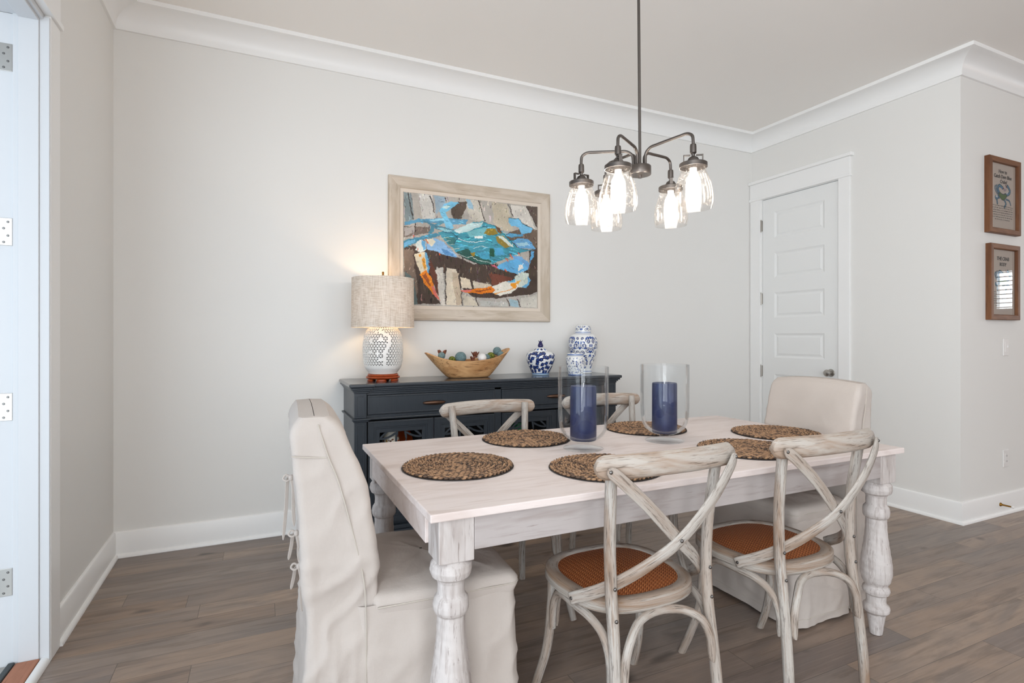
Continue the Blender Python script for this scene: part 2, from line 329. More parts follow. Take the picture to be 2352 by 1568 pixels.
def tag(o, label=None, cat=None, group=None, kind=None):
    if label: o['label'] = label
    if cat: o['category'] = cat
    if group: o['group'] = group
    if kind: o['kind'] = kind
    return o
def empty(name, loc, label, cat, group=None, rz=0):
    o = bpy.data.objects.new(name, None); S.collection.objects.link(o); o.location = loc; o.rotation_euler = (0, 0, rz); o.empty_display_size = .05
    return tag(o, label, cat, group)
def struct(o, label=None): o['kind'] = 'structure'; return tag(o, label) if label else o
def dup(o, parent=None):
    c = o.copy(); S.collection.objects.link(c)
    if parent: c.parent = parent
    for ch in list(o.children): dup(ch, c)
    return c
PAINT=[((176,170,162),[(-13,1022),(1028,1037),(1028,-9),(-13,-18)],0),((128,140,142),[(1,997),(55,993),(69,769),(6,723)],0),((205,202,196),[(100,1000),(192,999),(212,786),(131,777)],0),((150,170,184),[(208,1001),(287,997),(287,896),(224,828)],0),((198,192,180),[(440,999),(532,991),(582,810),(465,807)],0),((150,182,200),[(444,993),(473,993),(498,904),(457,908)],0),((190,180,160),[(634,990),(755,990),(809,730),(711,742),(651,798)],0),((205,200,192),[(782,983),(908,988),(990,750),(971,780),(871,823),(791,878)],0),((92,80,72),[(908,993),(1004,1001),(1004,794),(953,898)],0),((120,108,100),[(2,699),(177,704),(177,654),(2,596)],0),((170,164,160),[(6,684),(69,701),(77,653),(10,607)],0),((90,78,68),[(326,882),(383,961),(448,969),(440,907),(400,810),(351,784)],0),((105,90,78),[(738,702),(880,781),(999,772),(999,577),(800,602)],0),((74,60,52),[(2,519),(162,533),(334,468),(498,398),(668,412),(853,329),(935,431),(935,571),(1004,599),(1004,164),(935,139),(791,111),(668,87),(498,89),(408,168),(224,359),(200,128),(255,20),(63,14),(2,197)],0),((120,104,92),[(2,489),(63,494),(77,299),(100,123),(63,14),(1,21)],0),((92,108,108),[(4,295),(63,240),(100,14),(25,13)],0),((208,202,192),[(224,343),(271,353),(287,10),(255,20),(231,160)],0),((212,200,180),[(295,354),(367,338),(408,14),(295,12)],0),((190,172,150),[(334,316),(383,309),(416,25),(367,13)],0),((206,192,170),[(400,279),(473,253),(482,172),(408,168)],0),((196,184,166),[(490,244),(634,210),(634,189),(498,172)],0),((200,190,172),[(416,107),(498,89),(532,13),(424,16)],0),((186,186,180),[(541,60),(747,58),(764,16),(541,13)],0),((150,176,186),[(769,89),(835,71),(853,13),(773,16)],0),((196,192,182),[(862,93),(999,142),(999,9),(871,13)],0),((98,58,44),[(177,425),(224,309),(247,90),(224,128),(192,257),(162,404)],0),((110,64,50),[(616,324),(791,292),(791,250),(634,210)],0),((62,52,48),[(32,991),(63,769)],6),((62,52,48),[(181,992),(212,837)],6),((62,52,48),[(287,987),(295,958)],6),((62,52,48),[(532,991),(582,810)],6),((62,52,48),[(764,991),(800,878)],6),((62,52,48),[(908,988),(999,794)],6),((62,52,48),[(287,353),(295,21)],6),((62,52,48),[(383,339),(416,14)],6),((62,52,48),[(473,263),(532,13)],6),((62,52,48),[(100,478),(115,16)],6),((62,52,48),[(755,89),(773,16)],6),((62,52,48),[(77,751),(78,653)],6),((62,52,48),[(835,92),(862,13)],6),((92,150,182),[(2,738),(100,769),(271,799),(457,806),(440,758),(334,751),(224,748),(100,739),(4,705)],0),((150,205,225),[(162,771),(271,796),(287,781),(192,755)],0),((78,142,168),[(1,567),(85,604),(224,658),(263,641),(138,588),(2,503)],0),((110,175,212),[(6,553),(77,588),(85,565),(6,514)],0),((82,140,160),[(170,647),(184,714),(263,773),(283,755),(212,708),(194,645)],0),((122,190,220),[(247,872),(279,931),(334,963),(385,953),(339,898),(287,855),(307,819),(349,722),(326,701),(295,717),(273,794),(255,843)],0),((190,215,215),[(255,893),(295,923),(326,917),(287,877)],0),((116,182,218),[(763,855),(835,866),(880,824),(962,775),(948,740),(871,708),(851,779),(791,788),(766,822)],0),((86,152,190),[(738,708),(871,718),(885,696),(782,672)],0),((104,162,205),[(791,641),(844,670),(926,676),(985,586),(844,582)],0),((160,200,215),[(817,625),(917,640),(935,615),(844,600)],0),((92,160,205),[(955,565),(977,558),(964,488),(937,429),(946,497)],0),((60,80,90),[(764,858),(844,862),(880,824),(962,775)],5),((70,148,166),[(235,664),(334,699),(433,739),(498,793),(569,798),(651,782),(720,721),(755,672),(835,583),(958,570),(853,529),(738,469),(625,400),(549,396),(440,438),(367,499),(318,556),(255,637)],0),((82,132,152),[(109,767),(224,729),(351,704),(339,666),(224,696)],0),((150,205,215),[(224,709),(287,705),(359,683),(287,675)],0),((196,222,222),[(352,700),(482,780),(569,797),(549,755),(440,692),(392,671)],0),((120,188,196),[(440,692),(582,748),(668,716),(549,662),(465,642)],0),((235,240,235),[(498,657),(565,671),(562,642),(503,636)],0),((220,232,230),[(351,692),(416,709),(392,676)],0),((120,84,52),[(660,782),(702,751),(720,700),(677,727)],0),((150,128,52),[(591,737),(664,744),(689,702),(616,682),(574,691)],0),((148,128,60),[(660,672),(729,684),(791,590),(738,565),(686,612)],0),((215,225,215),[(677,683),(729,670),(809,582),(773,588)],0),((48,92,84),[(367,499),(457,540),(498,481),(634,440),(625,400),(541,396),(440,438)],0),((86,168,210),[(651,562),(711,573),(729,501),(668,495)],0),((78,168,200),[(528,505),(608,522),(625,460),(549,455)],0),((160,132,48),[(473,505),(515,503),(507,469),(482,469)],0),((40,90,70),[(616,553),(655,547),(660,473),(625,481)],0),((66,120,120),[(287,634),(367,623),(351,561),(318,573)],0),((30,34,34),[(367,499),(416,453),(482,423),(549,397),(625,400)],5),((215,230,225),[(383,482),(440,456),(482,464),(524,431),(582,431),(634,414)],4),((30,60,70),[(565,798),(660,777),(711,721),(755,672),(835,583),(953,570)],4),((220,230,230),[(383,624),(448,600),(515,602),(582,619)],4),((225,235,230),[(498,543),(549,574),(599,562)],3),((40,90,110),[(271,674),(351,662),(383,624),(351,581)],5),((190,205,190),[(255,612),(311,628)],4),((190,205,190),[(271,583),(326,599)],4),((190,205,190),[(295,556),(351,570)],4),((190,205,190),[(334,519),(392,533)],4),((142,186,226),[(154,596),(224,615),(287,574),(351,489),(374,448),(287,464),(224,494),(162,509)],0),((228,222,200),[(150,596),(200,611),(224,578),(192,536),(162,562)],0),((90,140,190),[(255,522),(303,515),(367,452),(287,469)],0),((214,110,60),[(148,596),(166,558)],7),((216,224,220),[(86,561),(119,583),(150,566),(154,507),(115,477),(78,495)],0),((105,170,215),[(119,581),(148,566),(152,512),(131,501)],0),((222,212,186),[(74,461),(138,486),(163,404),(171,305),(177,261),(119,273),(88,359)],0),((225,150,50),[(100,459),(119,465),(115,440),(104,439)],0),((228,160,60),[(123,421),(138,433),(154,343),(142,313),(127,372)],0),((105,168,205),[(142,484),(160,473),(174,345),(179,261),(163,305)],0),((226,130,34),[(109,282),(154,318),(181,277),(200,198),(224,109),(257,48),(192,127),(138,204)],0),((150,80,40),[(123,273),(154,295),(185,177),(177,177)],0),((222,118,104),[(188,168),(204,178),(257,48),(220,84)],0),((108,160,206),[(791,503),(871,499),(931,442),(928,381),(880,427),(809,464)],0),((100,172,218),[(668,388),(747,448),(835,467),(899,429),(926,381),(844,320),(755,349),(686,368)],0),((228,228,222),[(844,413),(885,427),(890,384),(844,350)],0),((190,90,110),[(625,402),(668,396),(677,375),(642,383)],0),((196,206,196),[(813,299),(871,351),(926,343),(940,269),(910,195),(844,199),(815,257)],0),((100,165,205),[(926,322),(940,269),(910,195),(871,201),(922,257)],0),((228,170,70),[(826,252),(862,275),(844,221)],0),((222,218,206),[(634,199),(738,256),(822,267),(844,210),(787,145),(694,113),(642,135)],0),((100,175,210),[(747,253),(817,273),(824,246),(764,246)],0),((228,150,40),[(778,239),(835,242),(817,187),(782,207)],0),((226,150,50),[(660,127),(720,151),(782,176),(826,210)],6),((226,124,28),[(398,145),(498,166),(634,199),(662,168),(642,135),(541,125),(440,132)],0),((150,76,30),[(498,149),(634,178),(634,168),(515,140)],0),((224,120,110),[(398,151),(482,161),(473,143),(416,135)],0),((222,90,40),[(747,471),(760,444)],7),((222,90,40),[(782,510),(793,473)],7),((222,90,40),[(738,363),(747,343)],7),((222,90,40),[(247,481),(250,465)],7),((222,90,40),[(92,507),(94,493)],7),((222,90,40),[(69,617),(71,603)],7),((222,90,40),[(844,536),(851,522)],7),]
PIC1 = (.283, .686, 1.914, 2.427); PIC2 = (.298, .675, 1.328, 1.841)
# ------------------------------------------------------------------ room shell
XL, DY, HC = -4.855, -1.659, 3.04
YR, XR = -7.5, 6.0
def wallbox(name, pieces, mat='wall', label=None):
    b = B()
    for p in pieces: b.box(*p)
    return struct(b.build(name, mat), label)
b = B(); b.box(XL-.15, XR+.15, YR-.15, .15, -.06, 0); struct(b.build('floor', 'floor'), 'grey brown wood plank floor')
b = B(); b.box(XL-.15, XR+.15, YR-.15, .15, HC, HC+.1); struct(b.build('ceiling', 'ceil'), 'plain pale ceiling')
wallbox('wall_back', [(XL-.15, 0, 0, .15, 0, HC)], label='long pale grey wall behind the sideboard')
# closet wall x=0 (with the closet opening) and the wall round its outside corner
wallbox('wall_right', [(0, .12, -.112, 0, 0, HC), (0, .12, DY, -.848, 0, HC), (0, .12, -.848, -.112, 2.452, HC)], label='pale wall with the white panel door')
wallbox('wall_hall', [(.12, XR+.15, DY, DY+.12, 0, HC)], label='wall around the corner with two small pictures')
# left wall with patio door opening, plus an unseen one added for the left fill
wallbox('wall_left', [(XL-.15, XL, -1.06, 0, 0, HC), (XL-.15, XL, -3.62, -1.06, 2.415, HC), (XL-.15, XL, -3.9, -3.62, 0, HC), (XL-.15, XL, -6.3, -3.9, 0, .4), (XL-.15, XL, -6.3, -3.9, 2.6, HC), (XL-.15, XL, YR, -6.3, 0, HC)], label='short left wall beside the open patio door')
# rear wall and side wall with window openings (behind the camera)
wallbox('wall_rear', [(XL-.15, XR+.15, YR-.15, YR, 0, .45), (XL-.15, XR+.15, YR-.15, YR, 2.65, HC), (XL-.15, -4.35, YR-.15, YR, .45, 2.65), (1.15, XR+.15, YR-.15, YR, .45, 2.65)])
wallbox('wall_side', [(XR, XR+.15, YR, -4.14, 0, HC), (XR, XR+.15, -4.14, -2.6, 0, 1.60), (XR, XR+.15, -4.14, -2.6, 2.22, HC), (XR, XR+.15, -2.6, DY, 0, HC)])
# small window with blinds that the picture glass reflects
wd = empty('window_1', (XR, -3.37, 1.91), 'window with white blinds in the side wall', None); wd['kind'] = 'structure'
if 'category' in wd: del wd['category']

def sweep(path, prof, seg_i, name, mat='trim', ends=None):
    """mitred moulding along path (room on the right-hand side); prof = (offset, z)"""
    P = [Vector((x, y, 0)) for x, y in path]; n_ = len(P); rows = []
    def nor(i): t = (P[i+1]-P[i]).normalized(); return Vector((t.y, -t.x, 0))
    for i in (seg_i, seg_i+1):
        if i == 0: m = nor(0)
        elif i == n_-1: m = nor(n_-2)
        else:
            a = nor(i-1); c = nor(i); m = (a+c); m = m/(m.length_squared)*2*1 if False else (a+c)/(1+a.dot(c))
        rows.append([(P[i].x+m.x*o, P[i].y+m.y*o, z) for o, z in prof])
    return struct(B().grid(rows, cap=True, closed_u=True).build(name, mat, smooth=True, sharp=.5))
crown = [(0, 2.905), (.014, 2.905), (.014, 2.922)] + [(.014+.107*(1-math.cos(t)), 2.922+.093*math.sin(t)) for t in [PI/2*k/9 for k in range(1, 10)]] + [(.1345, 3.017), (.1345, 3.04), (0, 3.04)]
cpath = [(XL, -3.9), (XL, 0), (0, 0), (0, DY), (XR, DY)]
for i, nm in enumerate(['trim_1', 'trim_2', 'trim_3', 'trim_4']): sweep(cpath, crown, i, nm)
base = [(0, 0), (.0285, 0), (.0285, .006), (.0262, .013), (.0215, .0185), (.0145, .02), (.0145, .128), (.011, .137), (.006, .141), (0, .141)]
for i, nm in enumerate(['baseboard_left', 'baseboard_back']): sweep([(XL, -.957), (XL, 0), (0, 0)], base, i, nm)
for i, nm in enumerate(['baseboard_right', 'baseboard_hall']): sweep([(0, -.94), (0, DY), (XR, DY)], base, i, nm)

# ------------------------------------------------------------------ closet door (door_1) in the wall x = 0
def local_empty(name, loc, label=None):
    o = bpy.data.objects.new(name, None); S.collection.objects.link(o); o.location = loc; o['kind'] = 'structure'
    if label: o['label'] = label
    return o
d1 = local_empty('door_1', (0, -.48, 0), 'white six-panel closet door in the corner')
Y = lambda y: y+.48
b = B()
b.box(-.020, 0, Y(-.112), Y(-.006), 0, 2.452)                                  # side casings
b.box(-.020, 0, Y(-.938), Y(-.848), 0, 2.452)
b.build('casing', 'trim', d1, bev=.002)
b = B(); b.box(-.022, 0, Y(-.940), Y(-.004), 2.470, 2.600); b.box(-.028, 0, Y(-.946), Y(-.001), 2.448, 2.470)
b.build('head_casing', 'trim', d1, bev=.002)
b = B(); b.box(-.040, 0, Y(-.962), Y(-.001), 2.600, 2.626); b.build('cap_moulding', 'trim', d1, bev=.002)
b = B(); b.box(-.002, .12, Y(-.122), Y(-.112), 0, 2.452); b.box(-.002, .12, Y(-.848), Y(-.840), 0, 2.452); b.box(-.002, .12, Y(-.840), Y(-.122), 2.445, 2.452)
b.build('jamb', 'trim', d1)
# slab, front face at x=.004
zr = [(2.085, 2.318), (1.733, 1.958), (1.381, 1.603), (1.029, 1.242), (.672, .884), (.30, .53)]
b = B(); ya, yb = Y(-.837), Y(-.126); pa, pb = Y(-.718), Y(-.247)
def q(xa, y0, y1, z0, z1): b.add([(xa, y0, z0), (xa, y1, z0), (xa, y1, z1), (xa, y0, z1)], [(0, 1, 2, 3)])
b.box(.014, .038, ya, yb, .012, 2.440)
b.box(.004, .014, ya, pa, .012, 2.440); b.box(.004, .014, pb, yb, .012, 2.440)
zs = [2.440]+[z for a_, c_ in zr for z in (c_, a_)]+[.012]
for i in range(0, len(zs), 2): b.box(.004, .014, pa, pb, zs[i+1], zs[i])
for z0, z1 in zr:
    ri = [(.004, 0), (.0125, .016), (.0125, .022), (.0065, .038)]
    for (xa, oa), (xb, ob) in zip(ri[:-1], ri[1:]):
        A = [(xa, pa+oa, z0+oa), (xa, pb-oa, z0+oa), (xa, pb-oa, z1-oa), (xa, pa+oa, z1-oa)]
        C = [(xb, pa+ob, z0+ob), (xb, pb-ob, z0+ob), (xb, pb-ob, z1-ob), (xb, pa+ob, z1-ob)]
        b.add(A+C, [(0, 1, 5, 4), (1, 2, 6, 5), (2, 3, 7, 6), (3, 0, 4, 7)])
    b.box(.0065, .0139, pa+.038, pb-.038, z0+.038, z1-.038)
b.build('door_panel', 'door', d1)
for z in (2.212, 1.556, .905, .30):
    h = B(); h.lathe([(.0065, -.05), (.0065, .05)], 12, (-.007, Y(-.115), z)); h.lathe([(.004, -.056), (.0045, -.05)], 10, (-.007, Y(-.115), z)); h.lathe([(.0045, .05), (.004, .056)], 10, (-.007, Y(-.115), z))
    h.box(-.004, .003, Y(-.126), Y(-.112), z-.048, z+.048); h.build('hinge', 'steel', d1, smooth=True)
k = B(); m = Matrix.Rotation(-PI/2, 4, 'Y')
k.lathe([(.030, 0), (.031, .004), (.028, .008), (.011, .011), (.010, .030), (.018, .036), (.026, .044), (.028, .053), (.024, .061), (.012, .066), (.001, .067)], 28, (.003, Y(-.775), .925), m=m)
k.build('door_knob', 'steel', d1, smooth=True)

# ------------------------------------------------------------------ open patio doorway (door_2) in the left wall
d2 = local_empty('door_2', (XL, -1.06, 0), 'white frame of the open patio doorway')
y0 = 0.0                                                                        # local y: 0 = jamb face
b = B(); b.box(0, .020, 0, .104, 0, 2.415); b.build('casing', 'trim', d2, bev=.002)
b = B(); b.box(0, .022, -2.65, .104, 2.437, 2.60); b.box(0, .030, -2.66, .112, 2.415, 2.437); b.build('head_casing', 'trim', d2, bev=.002)
b = B(); b.box(0, .040, -2.68, .125, 2.60, 2.626); b.build('cap_moulding', 'trim', d2, bev=.002)
b = B(); b.box(-.012, .018, -.010, 0, .0, 2.405); b.box(-.072, -.012, -.016, 0, .0, 2.400); b.box(-.088, -.072, -.012, 0, 0, 2.398); b.box(-.26, -.088, -.006, 0, 0, 2.395)
b.box(-.26, 0, -2.56, -.006, 2.395, 2.415); b.box(-.072, -.012, -2.56, -.016, 2.385, 2.396)
b.build('jamb', 'jamb', d2, bev=.0015)
for z in (2.232, 1.597, .959, .321):
    h = B(); h.box(-.145, -.0895, -.0085, -.0055, z-.05, z+.05); h.build('hinge', 'steel', d2, bev=.001)
    g = B(); g.lathe([(.008, -.05), (.008, .05)], 12, (-.149, -.013, z)); pr_ = g.build('hinge_pin', 'steel', d2, smooth=True)
    m = Matrix.Rotation(PI/2, 4, 'X')
    for dx, dz in ((-.102, .036), (-.114, .012), (-.102, -.014), (-.114, -.038)):
        s_ = B(); s_.lathe([(.0045, 0), (.003, .0012), (.0005, .0013)], 10, (dx, -.0084, z+dz), m=m); s_.build('screw', 'bolt', d2, smooth=True)
b = B(); b.box(-.078, -.008, -2.54, -.017, 0, .026); b.build('sill', 'sill', d2, bev=.003)
b = B(); b.box(-.100, -.080, -2.54, -.014, 0, .030); b.build('weatherstrip', 'black_gap', d2, bev=.004)
b = B(); b.box(-.30, -.102, -2.54, -.008, -.02, .016); b.build('threshold', 'steel', d2, bev=.003)
rows = [[(o, yy, z) for o, z in [(-.006, 0), (.019, 0), (.019, .007), (.015, .016), (.008, .021), (-.006, .022)]] for yy in (-2.54, -.001)]
B().grid(rows, closed_u=True, cap=True).build('shoe_moulding', 'trim', d2, smooth=True, sharp=.9)

# blinds window in the side wall, seen only as a reflection
wb = B(); wb.frame_x(-1.6, 1.6, -.75, .75, .06, 0, 0)
wb = B()
for a in (-.77, .73): wb.box(-.01, .08, a, a+.04, -.31, .31)
wb.box(-.01, .08, -.73, .73, -.31, -.28); wb.box(-.01, .08, -.73, .73, .28, .31)
wb.build('window_frame', 'trim', wd)
for i in range(9):
    s_ = B(); z = -.26+i*.065; s_.box(-.045, -.012, -.74, .74, z-.006, z+.006); s_.build('slat', 'trim', wd)

# ------------------------------------------------------------------ switch, outlet, door stop on the hall wall
sw = empty('light_switch', (.551, DY, 1.142), 'white rocker light switch under the two small pictures', 'switch')
B().box(-.036, .036, -.006, 0, -.060, .060).build('wall_plate', 'white_plastic', sw, bev=.003)
B().box(-.017, .017, -.0085, -.006, -.034, .034).build('rocker', 'white_plastic', sw, bev=.001)
B().box(.006, .012, -.014, -.0085, -.004, .012).build('slider', 'white_plastic', sw, bev=.001)
ou = empty('power_outlet', (.551, DY, .374), 'white power outlet low on the wall near the baseboard', 'outlet')
B().box(-.036, .036, -.006, 0, -.060, .060).build('wall_plate', 'white_plastic', ou, bev=.003)
B().box(-.017, .017, -.008, -.006, -.034, .034).build('receptacle', 'white_plastic', ou, bev=.001)
g = B()
for z in (-.018, .018):
    for x in (-.007, .005): B().box(x, x+.002, -.0086, -.0081, z-.004, z+.004).build('socket_slot', 'black', ou)
pass
ds = empty('door_stop', (.452, DY-.0145, .072), 'bronze spring door stop on the baseboard', 'door stop')
m = Matrix.Rotation(PI/2, 4, 'X') @ Matrix.Rotation(0, 4, 'Z')
B().lathe([(.013, 0), (.013, .003), (.006, .012), (.005, .062)], 12, m=m).build('rod', 'gold', ds, smooth=True)
B().lathe([(.007, .0625), (.008, .066), (.008, .072), (.004, .076), (.0005, .077)], 12, m=m).build('rubber_tip', 'white_plastic', ds, smooth=True)
# ------------------------------------------------------------------ dining table
tb = empty('dining_table', (-2.748, -1.811, 0), 'whitewashed farmhouse dining table with turned legs', 'table')
TX, TY = .988, .499
B().box(-TX, TX, -TY, TY, .744, .766).build('tabletop', 'table', tb, bev=.003)
for n_, (a, c_) in {'apron': (-1, 1)}.items():
    for s_ in (-1, 1):
        B().box(-TX+.1255, TX-.1255, s_*(TY-.028)-.011, s_*(TY-.028)+.011, .653, .744).build('apron', 'table_shaded', tb, bev=.002)
        B().box(s_*(TX-.030)-.011, s_*(TX-.030)+.011, -TY+.1155, TY-.1155, .653, .744).build('apron', 'table', tb, bev=.002)
prof = [(.0178, 0), (.0225, .003), (.029, .053), (.0345, .085), (.0375, .0885), (.0475, .098), (.0488, .109), (.046, .120), (.037, .127), (.0352, .142), (.036, .163),
        (.046, .170), (.0492, .182), (.0475, .192), (.040, .200), (.0415, .206), (.050, .220), (.0565, .245), (.0575, .266), (.0555, .30), (.050, .336), (.044, .38), (.0395, .42), (.038, .455), (.038, .476),
        (.044, .481), (.0475, .490), (.0485, .503), (.0455, .520), (.037, .532), (.0365, .562), (.040, .572), (.052, .580), (.0572, .597), (.0555, .612), (.048, .622), (.044, .628)]
pz = [p[1] for p in prof]; prr = [p[0] for p in prof]
zz_ = sorted(set(list(np.linspace(0, .628, 150)) + pz)); lp = [(float(np.interp(z, pz, prr)), z) for z in zz_]
lb = B().lathe(lp, 40); r2 = random.Random(3)
lb.v = [(x*(1+.012*math.sin(z*210+3*math.atan2(y, x))+r2.uniform(-.004, .004)), y*(1+.012*math.sin(z*190+2*math.atan2(y, x))+r2.uniform(-.004, .004)), z) for x, y, z in lb.v]
lg = None
for sx in (-1, 1):
    for sy in (-1, 1):
        if lg is None: lg = lb.build('leg', 'table_z', tb, smooth=True, sharp=1.2); o = lg
        else: o = lg.copy(); S.collection.objects.link(o)
        o.location = (sx*(TX-.076), sy*(TY-.066), 0)
        k = B().box(-.049, .049, -.049, .049, .626, .7438).build('leg_block', 'table_z', o, bev=.003)

# ------------------------------------------------------------------ cross-back chairs
def make_chair(name, loc, rz, label):
    t = empty(name, loc, label, 'chair', 'cross-back dining chairs', rz)
    # seat ring
    def outline(a, b_, n_, e): 
        return [(a*math.copysign(abs(math.cos(u))**(2/e), math.cos(u)), b_*math.copysign(abs(math.sin(u))**(2/e), math.sin(u))) for u in [2*PI*k/n_ for k in range(n_)]]
    rows = []
    for o_, z in [(-.002, .432), (.004, .426), (.036, .426), (.040, .432), (.040, .458), (.034, .465), (.006, .465), (-.001, .460)]:
        rows.append([(x*(1-.02*(y < 0)), y, z) for x, y in outline(.216-o_, .206-o_, 64, 2.75)])
    sf = B().grid(rows, closed_u=True, closed_v=True); sf.g = [(k*.0205, r_*.011, r_*.004) for r_ in range(8) for k in range(64)]
    sf.build('seat_frame', 'chair_x', t, smooth=True, sharp=.9)
    rows = [[(x*.999, y, .461+.010*(1-q*q)) for x, y in outline(.180*q, .170*q, 64, 2.75)] for q in [1, .85, .65, .4, .15, .01]]
    B().grid(rows, closed_u=True).build('woven_seat', 'rattan', t, smooth=True)
    for s_ in (-1, 1):
        B().tube([(s_*.186, -.262, 0), (s_*.182, -.254, .14), (s_*.177, -.240, .28), (s_*.172, -.222, .42), (s_*.173, -.213, .52), (s_*.178, -.215, .66), (s_*.186, -.231, .80), (s_*.192, -.243, .888)],
                 lambda u: .0172-.002*abs(u-.5), 12, up=(0, 1, 0)).build('rear_post', 'chair', t, smooth=True)
        B().tube([(s_*.166, .128, .427), (s_*.176, .118, .33), (s_*.188, .124, .20), (s_*.203, .155, .09), (s_*.212, .192, 0)], lambda u: .0165-.002*u, 12, up=(0, 1, 0)).build('front_leg', 'chair', t, smooth=True)
    # top rail
    pts = []; nr = []
    for k in range(9):
        u = -1+k/4; pts.append((u*.246, -.243-.046*(1-u*u)-.004*0, .866+.006*(1-u*u))); nr.append((-.38*-u*-1 if False else .38*u*-1*-1*0+(-.0)+u*-.36*-1*-1, -1, .10))
    rail = B().strap(pts, [(p[0]*1.4, -1, .12) for p in pts], .066, .024, 6, .42).build('top_rail', 'chair_x', t, smooth=True, sharp=.9)
    # crossed straps
    for s_ in (-1, 1):
        dy = -.010 if s_ == 1 else 0
        P = [(s_*.226, -.276, .868), (s_*.185, -.290+dy*.3, .832), (s_*.10, -.297+dy, .752), (0, -.284+dy, .655), (-s_*.085, -.252+dy*.5, .585), (-s_*.142, -.212, .535), (-s_*.186, -.165, .497), (-s_*.2225, -.10, .458), (-s_*.2255, -.085, .449)]
        Nn = [(s_*.35, -1, 0), (s_*.2, -1, 0), (s_*.1, -1, 0), (0, -1, 0), (-s_*.25, -1, .0), (-s_*.8, -1, 0), (-s_*1.5, -.9, 0), (-s_*1, -.15, 0), (-s_*1, -.1, 0)]
        B().strap(P, Nn, .035, .0085, 6, .3).build('cross_strap', 'chair', t, smooth=True, sharp=.9)
    # bentwood arches under the seat
    def arch(pa, pb, bow, zt=.4185, up=(0, 0, 1)):
        a = Vector(pa); c = Vector(pb); m_ = (a+c)/2; bo = Vector(bow); P = []
        for u, h in [(0, 0), (.015, .45), (.10, .80), (.26, .97), (.5, 1.0), (.74, .97), (.90, .80), (.985, .45), (1, 0)]:
            p = a.lerp(c, u)+bo*math.sin(PI*u)*(h**2); p.z = a.z+(zt-a.z)*h; P.append(tuple(p))
        nn = (c-a).normalized().cross(Vector((0, 0, 1)))
        B().strap(P, [tuple(nn)]*len(P), .024, .023, 4, .3).build('arch_brace', 'chair', t, smooth=True, sharp=.9)
    arch((-.157, -.252, .262), (.157, -.252, .262), (0, .052, 0))
    for s_ in (-1, 1): arch((s_*.181, -.224, .262), (s_*.183, .098, .262), (s_*.018, 0, 0))
    arch((-.160, .118, .262), (.160, .118, .262), (0, .055, 0))
    # bolts
    my = Matrix.Rotation(PI/2, 4, 'X')
    bp_ = [(0, -.3005, .655)] + [(s_*.2215, -.2825, .862) for s_ in (-1, 1)] + [(s_*.172, yy, z) for s_ in (-1, 1) for yy, z in ((-.231, .526), (-.2375, .441))]
    for x, y, z in bp_: B().lathe([(.0055, 0), (.005, .0025), (.003, .004), (.0005, .0045)], 10, (x, y, z), m=my).build('bolt', 'bolt', t, smooth=True)
    for s_ in (-1, 1): B().lathe([(.0055, 0), (.005, .0025), (.003, .004), (.0005, .0045)], 10, (s_*.2285, -.095, .455), m=Matrix.Rotation(s_*PI/2, 4, 'Y')).build('bolt', 'bolt', t, smooth=True)
    return t
ch = make_chair('cross_back_chair', (-3.075, -2.18, 0), 0, 'whitewashed cross-back chair with orange-brown rattan seat, in front of the table at left')
for loc, rz, lab in [((-2.437, -2.20, 0), 0, 'whitewashed cross-back chair with rattan seat nearest the linen chair by the closet door'),
                     ((-3.115, -1.44, 0), PI, 'cross-back chair across the table, its top rail in front of the dark cabinet doors'),
                     ((-2.445, -1.42, 0), PI, 'cross-back chair across the table seen between the two glass candle holders')]:
    c = dup(ch); c.location = loc; c.rotation_euler = (0, 0, rz); c['label'] = lab

